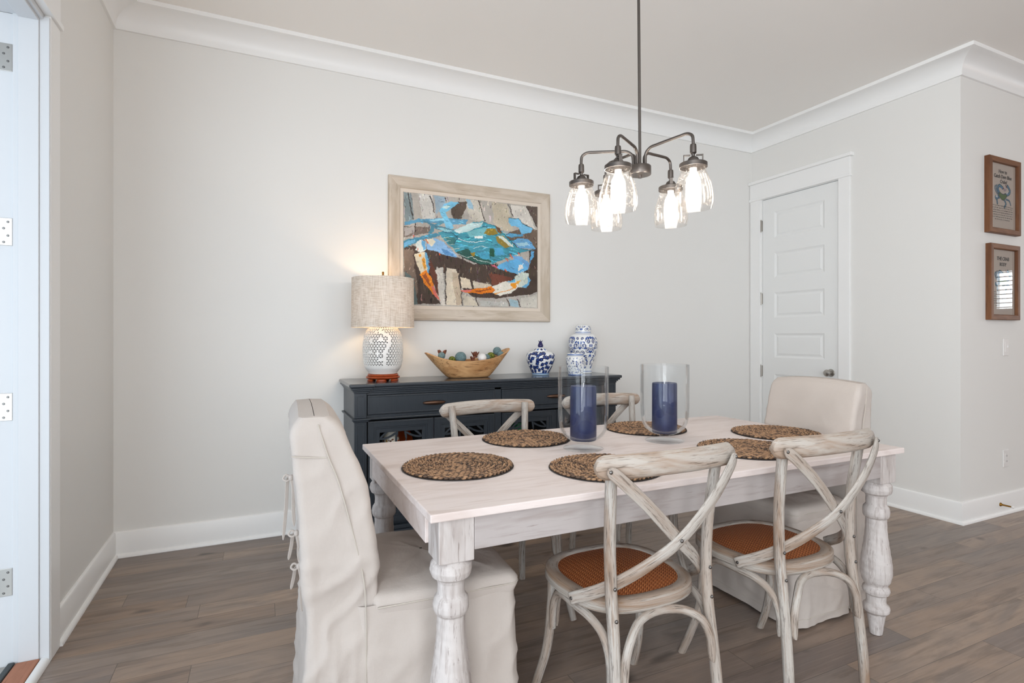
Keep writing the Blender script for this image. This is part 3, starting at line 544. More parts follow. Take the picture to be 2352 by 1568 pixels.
# ------------------------------------------------------------------ slipcovered host chairs (local x forward, rear at x=0)
from mathutils import noise as mn
def crease(x, y, z, sd):
    a = mn.noise(Vector((x*5+sd, y*5, z*7)))*.006 + mn.noise(Vector((x*13, y*13+sd, z*9)))*.003
    r_ = 1-abs(mn.noise(Vector((x*6+z*5, y*6, z*9-x*6+sd))))*4
    return a+max(0, r_)*.0050
def host_chair(name, loc, rz, label, ties, sd, DP, hw0):
    t = empty(name, loc, label, 'chair', 'linen slipcovered host chairs', rz)
    zf = [0, .50, .53, .65, .81, .90, .955, .985, 1.0]; xf_ = [.215, .236, .236, .222, .196, .165, .142, .127, .112]
    zb = [0, .3, .5, .6, .8, .95, 1.0]; xb_ = [.015, .040, .042, .036, .018, .002, .002]
    k_ = 1 if ties else .72
    def sect(x0, x1, hw, r, st=.012, n_=8):
        pts = []
        for cx, cy, a0 in ((x1-r, hw-r, 0), (x0+r, hw-r, PI/2), (x0+r, -hw+r, PI), (x1-r, -hw+r, 1.5*PI)):
            for k in range(n_): a = a0+PI/2*k/(n_-1); pts.append((cx+r*math.cos(a), cy+r*math.sin(a)))
        out = []
        for i in range(len(pts)):
            p = pts[i]; q_ = pts[(i+1) % len(pts)]; out.append(p)
            if (i+1) % n_ == 0:
                m_ = 22 if abs(p[1]-q_[1]) > abs(p[0]-q_[0]) else 26
                for k in range(1, m_): out.append((p[0]+(q_[0]-p[0])*k/m_, p[1]+(q_[1]-p[1])*k/m_))
        return out
    def push(row, cx, cy, z, f, per, amp):
        out = []; n_ = len(row)
        for j, (x, y) in enumerate(row):
            a = row[(j-1) % n_]; b_ = row[(j+1) % n_]; tx, ty = b_[0]-a[0], b_[1]-a[1]; l_ = math.hypot(tx, ty) or 1; nx, ny = ty/l_, -tx/l_
            if nx*(x-cx)+ny*(y-cy) < 0: nx, ny = -nx, -ny
            s_ = j/n_; fold = math.sin(s_*2*PI*per+sd+1.3*math.sin(z*6+sd))*.6+.5*math.sin(s_*2*PI*(per*1.7)+2*sd+z*4)+.25*math.sin(s_*2*PI*per*3.1-z*7)
            o_ = crease(x, y, z, sd)*f+amp*fold
            out.append((x+nx*o_, y+ny*o_))
        return out
    rows = []; zl = list(np.linspace(.012, .93, 74)) + [.945, .958, .968, .977, .985, .991, .996, .999]
    for i, z in enumerate(zl):
        x0 = float(np.interp(z, zb, xb_)); x1 = float(np.interp(z, zf, xf_))*k_+(0 if ties else .01); tt = max(0, (z-.955)/.045); v_ = max(0, (.5-z)/.5)
        sh = .022*tt*tt; hw = hw0-.002-sh*.7+.010*v_
        row = push(sect(x0+sh, x1-sh*.6, hw, .020), (x0+x1)/2, 0, z, (1.0 if z < .9 else max(0, (1-z)/.1))*(1.6 if z < .62 else .8), 9, .006*v_)
        rows.append([(x, y, z+(.016*(1-(y/hw0)**2) if z > .9 else 0)*max(0, (z-.9)/.1)) for x, y in row])
    bb = B(); bb.grid(rows, closed_u=True); top = rows[-1]; cx = sum(p[0] for p in top)/len(top); caps = [top]
    for q_ in (.8, .5, .2, .02): caps.append([(cx+(p[0]-cx)*q_, p[1]*(1-(1-q_)*.04), p[2]+.003*(1-q_)) for p in top])
    bb.grid(caps, closed_u=True); bb.build('back_cover', 'linen', t, smooth=True, sharp=1.9)
    for s_ in (-1, 1):
        pts = [(x*k_, s_*(hw0+dy+.002), z) for x, dy, z in ((.070, -.004, .984), (.095, .001, .90), (.124, .003, .82), (.160, .003, .68), (.186, .004, .56), (.192, .007, .45), (.192, .010, .25), (.192, .014, .02))]
        B().tube(pts, .0019, 6).build('seam', 'stitch', t, smooth=True)
    for z_ in (.905,):
        B().tube([(.006, -hw0-.001, z_), (.05, -hw0-.001, z_-.006), (.094*k_, -hw0-.001, z_-.010)], .002, 6, sub=2).build('seam', 'stitch', t, smooth=True)
    # seat cushion cover
    rows = []; X1 = DP
    for z, e in [(.44, -.004), (.470, .004), (.486, .005), (.497, 0), (.505, -.010), (.509, -.03)]:
        rows.append([(x, y, z) for x, y in push(sect(.205, X1+e, hw0+.004+e, .028), .4, 0, z, .9, 9, 0)])
    top = rows[-1]
    for q_ in (.88, .75, .6, .4, .2, .02): rows.append([(.40+(p[0]-.40)*q_, p[1]*q_, p[2]+.014*(1-q_)+crease(p[0]*q_, p[1]*q_, .5, sd+3)*1.2) for p in top])
    B().grid(rows, closed_u=True).build('seat_cover', 'linen', t, smooth=True, sharp=1.9)
    sr = [p for p in sect(.10, X1+.006, hw0+.011, .028) if p[0] > .205]; k0 = max(range(len(sr)), key=lambda i: math.hypot(sr[i][0]-sr[i-1][0], sr[i][1]-sr[i-1][1])); sr = sr[k0:]+sr[:k0]
    B().tube([(x, y, .476) for x, y in sr], .0022, 6, sub=1).build('seam', 'stitch', t, smooth=True)
    # floor-length skirt
    rows = []
    for i in range(44):
        v_ = i/43; z = .482-(.482-.012)*v_
        base_ = sect(.165+.02*v_, X1-.004+.012*v_, hw0+.002+.016*v_, .030)
        rows.append([(x, y, z+(.003*math.sin(j*.3) if i == 43 else 0)) for j, (x, y) in enumerate(push(base_, .4, 0, z, 1.15*min(1, v_*5), 9, .0028*v_**.7))])
    B().grid(rows, closed_u=True).build('skirt', 'linen', t, smooth=True, sharp=1.9)
    hem = [tuple(p) for p in rows[40]]; B().tube(hem+[hem[0]], .0016, 5, sub=1).build('hem_seam', 'stitch', t, smooth=True)
    for x, y in ((.075, -.17), (.075, .17), (X1-.06, -.17), (X1-.06, .17)): B().lathe([(.014, 0), (.018, .4)], 12, (x, y, 0)).build('leg', 'black', t, smooth=True)
    if ties:
        def rib(pts, w=.0105): B().strap(pts, [(.35, -1, 0)]*len(pts), w, .0028, 5, .3).build('tie_ribbon', 'linen', t, smooth=True)
        for z0, L1, L2 in ((.795, .14, .19), (.628, .085, .085), (.528, .13, .075)):
            xb = float(np.interp(z0, zb, xb_))-.010
            B().ell((xb-.002, -.01, z0), (.008, .009, .010)).build('tie_knot', 'linen', t, smooth=True)
            rib([(xb-.002, -.012, z0), (xb+.004, -.018, z0-.03), (xb+.004, -.02, z0-L1*.6), (xb+.006, -.024, z0-L1)])
            rib([(xb-.002, 0, z0), (xb-.012, .006, z0-.012), (xb-.016, .01, z0-L2*.5), (xb-.024, .014, z0-L2)])
            B().tube([(xb-.002, -.008, z0), (xb-.016, -.006, z0+.009), (xb-.024, -.008, z0-.001), (xb-.014, -.012, z0-.008), (xb-.002, -.008, z0-.003)], .0032, 7).build('tie_bow', 'linen', t, smooth=True)
    return t
host_chair('slipcovered_chair', (-4.047, -1.880, 0), -.04, 'off-white linen slipcovered chair with tie bows down its back, at the near left end', True, 4.3, .640, .242)
host_chair('slipcovered_chair', (-1.592, -1.852, 0), PI, 'linen slipcovered chair at the far end of the table, before the closet door', False, 9.1, .535, .236)

# ------------------------------------------------------------------ woven placemats
def placemat_mesh():
    b = B(); col = []; r_ = random.Random(11)
    def addb(bb_, c_):
        k = len(bb_.v)
        return k
    # dark base disc in the gaps between strands
    rows = [[(r*math.cos(2*PI*k/72), r*math.sin(2*PI*k/72), z) for k in range(72)] for r, z in ((.001, .0035), (.190, .0035), (.193, .0025), (.19, .0005), (.001, .0005))]
    b.grid(rows, closed_u=True); col += [L(34, 28, 26)]*len(b.v)
    ri = .009
    while ri < .195:
        n_ = max(5, int(2*PI*ri/.0175))
        for side in (-1, 1):
            for k in range(n_):
                a = 2*PI*(k+(.5 if side > 0 else 0)+r_.uniform(-.1, .1))/n_; rad = ri+side*.0042
                m = Matrix.Rotation(a+PI/2+side*.42, 3, 'Z')
                k0 = len(b.v); b.ell((rad*math.cos(a), rad*math.sin(a), .0068+r_.uniform(-.0008, .0008)), (.0108, .0036, .0042), 7, 5, m)
                dk_ = (3, 4) if side > 0 else (0, 3); q_ = r_.random(); base_ = L(166, 130, 98) if q_ < .45 else (L(138, 106, 80) if q_ < .8 else L(88, 68, 54))
                for i in range(len(b.v)-k0):
                    # darker edges of each strand
                    f_ = .28 if (i % 7) in dk_ else 1
                    col.append((base_[0]*f_, base_[1]*f_, base_[2]*f_, 1))
        ri += .0172
    return b, col
pb_, pc_ = placemat_mesh()
spots = [(-3.503, -1.852, 'round woven seagrass placemat at the left end of the table'), (-3.066, -1.500, 'round woven placemat at the far side, left of the first glass candle holder'),
         (-3.054, -2.084, 'round woven placemat behind the top rail of the near left cross-back chair'), (-2.425, -1.512, 'round woven placemat behind the second glass candle holder'),
         (-1.955, -1.862, 'round woven placemat at the right end, in front of the far linen chair'), (-2.365, -2.070, 'round woven placemat partly behind the near right cross-back chair')]
pm0 = None
for i, (x, y, lab) in enumerate(spots):
    if pm0 is None: pm0 = pb_.build('placemat', 'seagrass', smooth=True, sharp=2.5, col=pc_); o = pm0
    else: o = pm0.copy(); S.collection.objects.link(o)
    o.location = (x, y, .766); o.rotation_euler = (0, 0, i*1.3); tag(o, lab, 'placemat', 'woven placemats on the table')

# ------------------------------------------------------------------ glass hurricanes with navy candles
def hurricane(x, y, s, lab):
    t = empty('hurricane_vase', (x, y, .7665), lab, 'candle holder', 'glass hurricanes on the table')
    outer = [(.0005, .0), (.078*s, .0), (.081*s, .002), (.079*s, .0045), (.055, .0085), (.032, .013), (.0225, .019), (.0215, .024), (.023, .027), (.040, .030), (.062, .040), (.082, .057), (.094, .080), (.0985, .108), (.1005, .15), (.1015, .327), (.1005, .3285)]
    inner = [(.0990, .3285), (.0988, .325), (.0981, .15), (.0962, .109), (.0916, .082), (.0800, .0595), (.0605, .0430), (.040, .0350), (.020, .0330), (.0005, .0325)]
    P = [(r*(s if i > 8 else 1), z) for i, (r, z) in enumerate(outer)]+[(r*s, z) for r, z in inner]
    B().lathe(P, 72, cap=False).build('glass_body', 'glass', t, smooth=True, sharp=1.2)
    return t
hurricane(-2.948, -1.778, 1.0, 'clear footed glass hurricane, the nearer one in front of the sideboard end')
hurricane(-2.541, -1.785, 1.02, 'clear footed glass hurricane, the right one against the pale wall')
def candle(x, y, h, lab):
    t = empty('pillar_candle', (x, y, .802), lab, 'candle', 'navy pillar candles')
    B().lathe([(.048, 0), (.0525, .003), (.0527, .05), (.0522, h-.006), (.0505, h), (.044, h-.002), (.03, h-.006), (.0005, h-.007)], 48).build('wax', 'candle', t, smooth=True, sharp=1.0)
    B().tube([(0, 0, h-.008), (.001, 0, h+.004), (.003, .001, h+.011)], .0012, 6).build('wick', 'white_plastic', t, smooth=True)
candle(-2.948, -1.778, .216, 'navy pillar candle inside the left glass hurricane')
candle(-2.541, -1.785, .214, 'navy pillar candle inside the right glass hurricane')

# ------------------------------------------------------------------ chandelier
hub = Vector((-2.790, -1.921, 1.862))
cl = empty('chandelier', (hub.x, hub.y, HC), 'five-arm bronze chandelier with seeded glass shades over the table', 'chandelier')
Zh = 1.862-HC
B().lathe([(.06, -.001), (.06, -.018), (.05, -.026), (.012, -.03)], 32).build('canopy', 'metal', cl, smooth=True)
B().lathe([(.0056, Zh), (.0056, -.02)], 14).build('rod', 'metal', cl, smooth=True)
B().lathe([(.0415, Zh-.017), (.0425, Zh-.015), (.0425, Zh+.015), (.0405, Zh+.018)], 40).build('hub', 'metal', cl, smooth=True, sharp=.7)
B().lathe([(.009, Zh-.028), (.009, Zh-.017)], 14).build('finial', 'metal', cl, smooth=True)
# shade offsets from the hub: (forward, right) in the measured plan, turned into x,y
yaw = math.radians(24.89); fwd = Vector((math.sin(yaw), math.cos(yaw))); rgt = Vector((math.cos(yaw), -math.sin(yaw)))
for nm, (df, dr) in dict(a=(.039, -.224), b=(-.170, -.119), c=(-.183, .147), d=(.125, .156), e=(.190, -.100)).items():
    o2 = fwd*df+rgt*dr; R_ = o2.length; u_ = o2/R_
    P = lambda r, z: (u_.x*r, u_.y*r, Zh+z)
    arm = B().tube([P(.026, .0), P(.026, .045), P(.031, .064), P(.052, .078), P(.085, .0805), P(R_-.055, .0835), P(R_-.024, .083), P(R_-.004, .071), P(R_, .050), P(R_, .035)], .0056, 12, sub=6).build('arm', 'metal', cl, smooth=True)
    cx, cy = u_.x*R_, u_.y*R_
    so = B(); so.lathe([(.0075, Zh+.040), (.0105, Zh+.038), (.0115, Zh+.030), (.0115, Zh+.008), (.008, Zh+.004)], 20, (cx, cy, 0))
    so.lathe([(.006, Zh+.006), (.006, Zh-.004), (.016, Zh-.010), (.0215, Zh-.020), (.0215, Zh-.031)], 20, (cx, cy, 0)); so.build('socket', 'metal', cl, smooth=True, sharp=.7)
    ho = B(); ho.lathe([(.001, Zh-.029), (.046, Zh-.029), (.0485, Zh-.031), (.0485, Zh-.045), (.0465, Zh-.045), (.0465, Zh-.032), (.001, Zh-.031)], 36, (cx, cy, 0), cap=False)
    for s_ in (0, PI):
        a = math.atan2(u_.y, u_.x)+.7+s_; m = Matrix.Rotation(a, 4, 'Z'); e_ = B()
        e_.box(.010, .034, -.006, .006, -.002, .001); e_.box(.031, .034, -.006, .006, -.030, .001)
        e_.v = [tuple((m @ Vector(p))+Vector((cx, cy, Zh))) for p in e_.v]; ho.add(e_.v, e_.f)
    h_ = ho.build('shade_holder', 'metal', cl, smooth=True, sharp=.6)
    gl_ = [(.0445, -.046), (.0435, -.052), (.044, -.058), (.052, -.078), (.060, -.100), (.0655, -.124), (.0682, -.148), (.0675, -.170), (.0630, -.191)]
    G = [(r, Zh+z) for r, z in gl_]+[(r-.0022, Zh+z) for r, z in gl_[::-1]]
    B().lathe(G, 48, (cx, cy, 0), cap=False).build('glass_shade', 'seeded', cl, smooth=True, sharp=1.4)
    B().lathe([(.013, Zh-.046), (.013, Zh-.062)], 16, (cx, cy, 0)).build('bulb_base', 'white_plastic', cl, smooth=True)
    B().lathe([(.0125, Zh-.0625), (.016, Zh-.070), (.0235, Zh-.086), (.0265, Zh-.110), (.0270, Zh-.140), (.0255, Zh-.160), (.018, Zh-.172), (.0005, Zh-.176)], 24, (cx, cy, 0)).build('bulb', 'bulb', cl, smooth=True)
cl.rotation_euler = (0, math.radians(-.55), 0)
# ------------------------------------------------------------------ sideboard
sb = empty('sideboard', (-2.729, -.002, 0), 'slate-blue painted sideboard with lattice doors against the long wall', 'sideboard')
b = B()
for s_ in (-1, 1):
    b.box(s_*.905, s_*.885, -.415, -.003, .045, .915)          # side panels
b.box(-.885, .885, -.018, -.003, .06, .90); b.box(-.885, .885, -.40, -.018, .10, .12); b.box(-.885, .885, -.40, -.018, .735, .755)
b.box(-.885, .885, -.40, -.018, .875, .915)
b.box(-.885, -.83, -.410, -.392, .10, .90); b.box(.83, .885, -.410, -.392, .10, .90)
b.box(-.0235, .0235, -.408, -.392, .10, .90); b.box(-.83, .83, -.408, -.392, .727, .757); b.box(-.83, .83, -.408, -.392, .873, .90)
b.build('cabinet_body', 'navy', sb, bev=.0015)
b = B(); b.box(-.884, .884, -.385, -.02, .40, .415); b.build('shelf', 'cab_in', sb)
b = B(); b.box(-.884, .884, -.0185, -.0178, .12, .735); b.box(-.8845, -.8835, -.39, -.018, .12, .735); b.box(.8835, .8845, -.39, -.018, .12, .735); b.build('back_lining', 'cab_in', sb)
b = B()
b.box(-.935, .935, -.452, -.003, .922, .943); b.box(-.935, -.79, -.468, -.452, .922, .943); b.box(.79, .935, -.468, -.452, .922, .943)
b.build('countertop', 'navy_top', sb, bev=.009, seg=4)
b = B()
for o_, z0, z1 in ((.022, .910, .921), (.012, .899, .910), (.004, .888, .899)):
    b.box(-.905-o_, .905+o_, -.415-o_-.004, -.003, z0, z1)
    for s_ in (-1, 1): b.box(s_*(.905+o_), s_*(.825-o_), -.432-o_, -.415, z0, z1)
b.build('cornice', 'navy', sb, bev=.003)
b = B()
b.box(-.918, .918, -.420, -.003, .731, .741); 
for s_ in (-1, 1): b.box(s_*.920, s_*.815, -.446, -.415, .731, .743); b.box(s_*.912, s_*.824, -.438, -.40, .722, .7308)
b.build('waist_moulding', 'navy', sb, bev=.003)
for s_ in (-1, 1):
    b = B(); b.box(s_*.905, s_*.835, -.430, -.4155, .10, .7215); b.box(s_*.905, s_*.835, -.430, -.4155, .744, .8875)
    for z0, z1 in ((.16, .705), (.757, .872)): b.frame_x(*sorted((s_*.893, s_*.847)), z0, z1, .005, -.4325, -.430)
    b.build('pilaster', 'navy', sb, bev=.0012)
b = B(); b.box(-.925, .925, -.440, -.003, .030, .075); b.box(-.916, .916, -.430, -.003, .0755, .0995)
b.build('plinth', 'navy', sb, bev=.004)
for s_ in (-1, 1):
    for yy in (-.41, -.03): B().box(s_*.91, s_*.83, yy-.02, yy+.02, 0, .0295).build('foot', 'navy', sb, bev=.003)
for s_ in (-1, 1):
    x0, x1 = sorted((s_*.026, s_*.828))
    b = B(); b.box(x0, x1, -.414, -.392, .759, .871); b.frame_x(x0+.004, x1-.004, .763, .867, .006, -.4175, -.414)
    dr = b.build('drawer', 'navy', sb, bev=.0015)
    cx = (x0+x1)/2; h = B(); rows = []
    for k in range(17):
        u = -1+k/8; wd_ = (1-u*u)**.6; rows.append([(cx+u*.071, -.4145-(.003+.024*wd_)*(math.sin(a)*.5+.5)**1, .813+(.0035+.0095*wd_)*math.cos(a)) for a in [2*PI*j/12 for j in range(12)]])
    h.grid(rows, closed_u=True, cap=True).build('pull', 'bronze', dr, smooth=True)
def lattice_door(x0, x1):
    z0, z1 = .118, .720; b = B()
    b.frame_x(x0, x1, z0, z1, .036, -.416, -.396); b.frame_x(x0+.006, x1-.006, z0+.006, z1-.006, .004, -.4185, -.416)
    b.frame_x(x0+.036, x1-.036, z0+.036, z1-.036, .010, -.413, -.398); b.frame_x(x0+.046, x1-.046, z0+.046, z1-.046, .024, -.409, -.398)
    dr = b.build('door', 'navy', sb, bev=.0015)
    X0, X1, Z0, Z1 = x0+.070, x1-.070, z0+.070, z1-.070; w_ = X1-X0; g = B(); r = w_*.62; st = w_*.66
    arcs = []
    for k in range(-1, 4):
        zc = Z1+w_*.02-k*st-r*.35
        for xc in (X0, X1, (X0+X1)/2): arcs.append((xc, zc-(st/2 if xc == (X0+X1)/2 else 0), r))
    lift = 0
    for xc, zc, rr_ in arcs:
        run = []; lift = (lift+1) % 3
        for j in range(73):
            a = 2*PI*j/72; x = xc+rr_*math.cos(a); z = zc+rr_*math.sin(a)
            if X0-.004 <= x <= X1+.004 and Z0-.004 <= z <= Z1+.004: run.append((x, -.4035-.0008*lift, z))
            else:
                if len(run) > 2: g.strap(run, [(0, -1, 0)]*len(run), .0125, .006, 1, .25)
                run = []
        if len(run) > 2: g.strap(run, [(0, -1, 0)]*len(run), .0125, .006, 1, .25)
    g.build('lattice', 'navy', dr, smooth=True, sharp=.5)
for x0, x1 in ((-.826, -.431), (-.427, -.027), (.027, .427), (.431, .826)): lattice_door(x0, x1)

# ------------------------------------------------------------------ colour raster on vertex grids
class Ras:
    def __init__(s, X, Z, base): s.X = X; s.Z = Z; s.c = np.tile(np.array(base, float), (len(X), 1))
    def poly(s, pts, col, a=1):
        P = np.array(pts, float); ins = np.zeros(len(s.X), bool); n_ = len(P); j = n_-1
        m = (s.X >= P[:,0].min()) & (s.X <= P[:,0].max()) & (s.Z >= P[:,1].min()) & (s.Z <= P[:,1].max())
        X = s.X[m]; Z = s.Z[m]; k = np.zeros(len(X), bool)
        for i in range(n_):
            c_ = ((P[i,1] > Z) != (P[j,1] > Z)); dd = P[j,1]-P[i,1]
            if dd != 0: k ^= c_ & (X < (P[j,0]-P[i,0])*(Z-P[i,1])/dd+P[i,0])
            j = i
        idx = np.where(m)[0][k]; s.c[idx] = s.c[idx]*(1-a)+np.array(col)*a
    def line(s, pts, w, col, taper=False):
        for (x0, z0), (x1, z1) in zip(pts[:-1], pts[1:]):
            m = (s.X > min(x0, x1)-w) & (s.X < max(x0, x1)+w) & (s.Z > min(z0, z1)-w) & (s.Z < max(z0, z1)+w)
            X = s.X[m]; Z = s.Z[m]; dx, dz = x1-x0, z1-z0; l2 = dx*dx+dz*dz or 1e-12
            t = np.clip(((X-x0)*dx+(Z-z0)*dz)/l2, 0, 1); d = np.hypot(X-x0-t*dx, Z-z0-t*dz)
            s.c[np.where(m)[0][d < w/2]] = col
    def disk(s, x, z, rx, rz, col, rot=0):
        dx = s.X-x; dz = s.Z-z; c_, n_ = math.cos(rot), math.sin(rot)
        s.c[((dx*c_+dz*n_)/rx)**2+((-dx*n_+dz*c_)/rz)**2 < 1] = col
    def spiral(s, x, z, r, turns, a0, w, col, sgn=1):
        s.line([(x+r*(1-t)**.9*math.cos(a0+sgn*t*turns*2*PI), z+r*(1-t)**.9*math.sin(a0+sgn*t*turns*2*PI)) for t in np.linspace(0, .93, 34)], w, col)
NAVY, BLUE, MID, PALE = L(28, 36, 84), L(44, 78, 150), L(70, 106, 170), L(228, 232, 234)
WHT = L(232, 234, 234)
def lathe_grid(prof, seg): # returns builder and theta,z arrays
    zs = []; rs = []
    for (r0, z0), (r1, z1) in zip(prof[:-1], prof[1:]):
        n_ = max(1, int(math.hypot(r1-r0, z1-z0)/.0019))
        for k in range(n_): rs.append(r0+(r1-r0)*k/n_); zs.append(z0+(z1-z0)*k/n_)
    rs.append(prof[-1][0]); zs.append(prof[-1][1])
    b = B().lathe(list(zip(rs, zs)), seg, cap=False)
    th = np.tile(np.arange(seg)*2*PI/seg, len(rs)); zz = np.repeat(np.array(zs), seg); rr_ = np.repeat(np.array(rs), seg)
    return b, th, zz, rr_
def smoothprof(pts, sub=5):
    return [(p.x, p.y) for p in spline([(r, z, 0) for r, z in pts], sub)]

# tall ginger jar with scroll pattern
TOPZ = .9432
t = empty('ginger_jar', (-1.926, -.160, TOPZ), 'tall blue and white ginger jar with scrolling vines and a domed lid', 'jar', 'blue and white jars on the sideboard')
pr_ = smoothprof([(.001, .001), (.060, .001), (.064, .006), (.066, .03), (.078, .08), (.094, .13), (.105, .18), (.109, .22), (.104, .255), (.088, .280), (.066, .292), (.060, .294), (.058, .300)])
b, th, zz, rr_ = lathe_grid(pr_, 380)
cell = 2*PI/8; tm = np.abs(((th) % (2*cell))-cell); X = tm*.109; R_ = Ras(X, zz, WHT)   # X in 0..0.0856
for cx, cz, r, tr, a0, sg in ((.030, .205, .027, 1.7, PI*.5, 1), (.062, .235, .021, 1.6, PI, -1), (.064, .168, .024, 1.7, 0, 1), (.022, .150, .018, 1.5, PI, -1), (.050, .112, .019, 1.5, PI*.4, 1), (.018, .255, .012, 1.3, 0, 1), (.012, .098, .012, 1.3, 0, -1), (.066, .072, .014, 1.4, 1, 1), (.03, .06, .013, 1.4, 2, -1)):
    R_.spiral(cx, cz, r, tr, a0, .0044, NAVY, sg); R_.spiral(cx+.002, cz, r*.6, tr, a0+.5, .0028, BLUE, sg)
for x, z, a in ((.05, .258, .9), (.066, .262, 2.2), (.043, .186, .4), (.078, .205, 1.6), (.080, .13, 1.3), (.03, .23, 2.4), (.036, .128, .5), (.06, .095, 2.4), (.01, .225, 1.5)): R_.disk(x, z, .012, .0055, BLUE, a)
for x, z in ((.0, .178), (.0856, .15), (.0, .125), (.0856, .255), (.045, .035)):
    for a in (-.9, -.45, 0, .45, .9): R_.disk(x+math.sin(a)*.010, z+math.cos(a)*.011, .0028, .010, BLUE, -a)
    R_.disk(x, z+.002, .005, .004, NAVY)
for z in (.012, .018): R_.c[np.abs(zz-z) < .0014] = MID
R_.c[np.abs(zz-.292) < .0015] = MID
b.build('jar_body', 'porcelain', t, smooth=True, sharp=1.4, col=R_.c)
pr_ = smoothprof([(.0575, .296), (.0580, .300), (.0575, .335), (.050, .350), (.030, .359), (.001, .361)])
b, th, zz, rr_ = lathe_grid(pr_, 300); tm = np.abs((th % (2*cell))-cell); R_ = Ras(tm*.0575, zz, WHT)
R_.c[zz < .306] = L(120, 140, 180); R_.spiral(.034, .326, .011, 1.4, PI, .0028, NAVY); R_.spiral(.012, .344, .010, 1.3, 0, .0028, NAVY, -1)
for a in (-.9, -.45, 0, .45, .9): R_.disk(0+math.sin(a)*.009, .318+math.cos(a)*.009, .0026, .009, BLUE, -a)
R_.disk(.026, .345, .008, .0035, BLUE, .7); R_.disk(.0452, .330, .003, .009, BLUE, 0)
b.build('lid', 'porcelain', t, smooth=True, sharp=1.4, col=R_.c)

# squat jar with blue bud finial
t = empty('ginger_jar', (-2.307, -.200, TOPZ), 'squat blue and white floral jar with a dark blue bud finial', 'jar', 'blue and white jars on the sideboard')
pr_ = smoothprof([(.001, .001), (.056, .001), (.060, .004), (.061, .010), (.075, .040), (.093, .080), (.102, .115), (.1025, .130), (.096, .148), (.080, .160), (.060, .166), (.048, .168)])
b, th, zz, rr_ = lathe_grid(pr_, 360); per = 2*PI*.1025; X = th*.1025; R_ = Ras(X, zz, WHT); r3 = random.Random(21)
fl = []
for _ in range(900):
    x, z = r3.uniform(0, per), r3.uniform(.02, .155)
    if all(math.hypot(min(abs(x-a), per-abs(x-a)), z-c_) > .0245 for a, c_ in fl): fl.append((x, z))
for x, z in fl:
    for w_ in (-per, 0, per):
        a1 = r3.random()*6
        for a in range(5): R_.disk(x+w_+math.cos(a1+a*1.257)*.0078, z+math.sin(a1+a*1.257)*.0078, .0068, .0066, NAVY)
        R_.disk(x+w_, z, .0068, .0045, BLUE, a1); 
        R_.disk(x+w_+.014, z+.009, .006, .0028, BLUE, a1); R_.disk(x+w_-.013, z-.008, .0055, .003, NAVY, a1+1)
for _ in range(70): R_.disk(r3.uniform(0, per), r3.uniform(.02, .155), .0045, .002, MID, r3.random()*3)
R_.c[zz < .012] = L(150, 175, 200); R_.c[(zz > .012) & (zz < .0145)] = MID
b.build('jar_body', 'porcelain', t, smooth=True, sharp=1.4, col=R_.c)
pr_ = smoothprof([(.0475, .1675), (.049, .170), (.046, .178), (.034, .186), (.018, .190), (.016, .194), (.001, .1945)])
b, th, zz, rr_ = lathe_grid(pr_, 240); R_ = Ras(th*.049, zz, WHT)
for k in range(10): R_.disk(k*2*PI*.049/10, .180, .010, .007, NAVY if k % 2 else MID)
b.build('lid', 'porcelain', t, smooth=True, sharp=1.4, col=R_.c)
fb = B(); fb.lathe(smoothprof([(.014, .194), (.0185, .200), (.0195, .208), (.015, .220), (.0105, .230), (.011, .234), (.001, .233)], 4), 24)
for k in range(6):
    a = k*PI/3; fb.tube([(.006*math.cos(a), .006*math.sin(a), .230), (.011*math.cos(a), .011*math.sin(a), .237), (.017*math.cos(a), .017*math.sin(a), .243)], lambda u: .0045*(1-u)+.0008, 8)
fb.tube([(0, 0, .23), (0, 0, .249)], lambda u: .005*(1-u)+.0008, 8, sub=1)
fb.build('finial', plain('cobalt_glaze', L(30, 30, 84), .12), t, smooth=True, sharp=1.4)

# small lidded canister in front of the tall jar
t = empty('lidded_canister', (-2.100, -.335, TOPZ), 'small blue and white canister standing before the tall ginger jar', 'jar', 'blue and white jars on the sideboard')
pr_ = smoothprof([(.001, .001), (.046, .001), (.050, .006), (.056, .03), (.064, .07), (.0675, .10), (.064, .122), (.056, .132), (.053, .135)])
b, th, zz, rr_ = lathe_grid(pr_, 300); R_ = Ras(th*.066, zz, WHT); r3 = random.Random(5)
for _ in range(330): R_.disk(r3.uniform(0, .415), r3.uniform(.012, .125), r3.uniform(.003, .0065), .0024, r3.choice([NAVY, BLUE, BLUE]), r3.uniform(.8, 2.4))
R_.c[zz < .008] = MID
b.build('jar_body', 'porcelain', t, smooth=True, sharp=1.4, col=R_.c)
pr_ = smoothprof([(.0555, .1345), (.0575, .137), (.0575, .149), (.054, .1535), (.035, .157), (.001, .158)])
b, th, zz, rr_ = lathe_grid(pr_, 200); R_ = Ras(th*.0575, zz, WHT); R_.c[(zz > .139) & (zz < .1475)] = MID
for k in range(9): R_.disk(k*.04, .1545, .009, .0022, BLUE)
b.build('lid', 'porcelain', t, smooth=True, sharp=1.4, col=R_.c)

